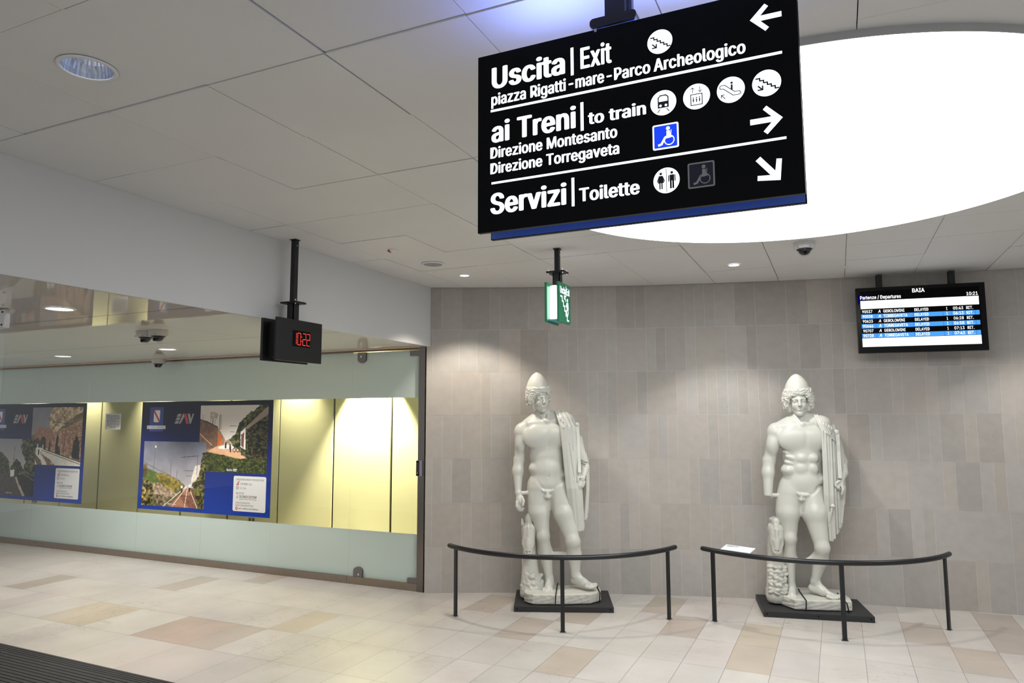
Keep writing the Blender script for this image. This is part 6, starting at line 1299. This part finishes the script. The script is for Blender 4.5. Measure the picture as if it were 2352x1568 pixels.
    return body, hair, (np.array(V), np.array(Q))
MARBLE = mat('statue_marble', rgb(202, 202, 193), 0.30, spec=0.5, noise=(5, .02))
MARBLE_R = mat('statue_stone', rgb(198, 197, 187), 0.42, spec=0.4, noise=(9, .03))
def statue(which, ped, label):
    root, O, X, Y = ped
    W, D = (.904, .62) if which == 'left' else (.905, .60)
    O = O+X*W/2+Y*D/2
    ang = math.atan2(X.y, X.x)
    t = thing('statue', (O.x, O.y, .05), label, 'statue', None)
    t.rotation_euler = (0, 0, ang); OFF[t] = Vector((0, 0, .05))
    def put(name, meshes, m, parent=None, lab=None):
        V = np.concatenate([v for v, _ in meshes]); n = 0; F = []
        for v, q in meshes: F.append(q+n); n += len(v)
        F = np.concatenate(F); V = V-np.array((0, 0, .05))
        me = bpy.data.meshes.new(name)
        me.vertices.add(len(V)); me.vertices.foreach_set('co', V.astype(np.float32).ravel())
        me.loops.add(F.size); me.loops.foreach_set('vertex_index', F.astype(np.int32).ravel())
        me.polygons.add(len(F)); me.polygons.foreach_set('loop_start', np.arange(0, F.size, 4, dtype=np.int32)); me.polygons.foreach_set('loop_total', np.full(len(F), 4, np.int32))
        me.polygons.foreach_set('use_smooth', np.ones(len(F), bool)); me.update(calc_edges=True); me.validate()
        me.materials.append(m)
        o = bpy.data.objects.new(name, me); COL.objects.link(o); o.parent = parent or t; OFF[o] = OFF[t]
        if lab: o['label'] = lab
        return o
    D_ = {k: parse_ops(v) for k, v in STATUE_DATA[which].items() if isinstance(v, str)}
    hb, hh, hc = head_ops(STATUE_DATA[which]['head']); D_['body'] += hb; D_['hair'] = hh; cap_mesh = hc
    zc = 1.66 if which == 'left' else 1.66
    bd = put('body', [sculpt(D_['body'], .0042, hi=zc+.004), sculpt(D_['body'], .0021, lo=zc)], MARBLE)
    put('hair', [sculpt(D_['hair'], .0022)], MARBLE, bd)
    put('cap', [cap_mesh], MARBLE)
    put('cloak', [sculpt(D_['cloak'], .0038)], MARBLE)
    put('sheath', [sculpt(D_['sheath'], .003)], MARBLE)
    put('support', [sculpt(D_['support'], .004, wobble=.0012)], MARBLE_R, None, 'carved support with a horse head')
    put('plinth', [sculpt(D_['plinth'], .005, wobble=.001)], MARBLE_R, None, 'rough-edged pale plinth')
    # straps tying the plinth down
    for pts in STATUE_DATA[which]['straps']:
        W_ = [Vector(p) for p in pts]; W_.append(W_[-1]+Vector((.01, .12, -.004)))
        b = MB()
        for a, e in zip(W_[:-1], W_[1:]):
            d = (e-a).normalized(); n_ = Vector((1, 0, 0)).cross(d).normalized(); s = d.cross(n_)
            b.frame_box(a, d, s, n_, (-.001, -.005, -.001), ((e-a).length+.001, .005, .0025))
        b.build('strap', mat('strap_black', rgb(16, 16, 16), .6), t, label='thin black strap over the plinth')
    return t
STAT_L = statue('left', PED_L, 'pale statue of a nude youth in pointed cap, face turned aside, right hand complete')
STAT_R = statue('right', PED_R, 'pale statue of a nude youth in pointed cap, facing forward, right forearm broken off')
print("SCENE BUILT", len(bpy.data.objects))
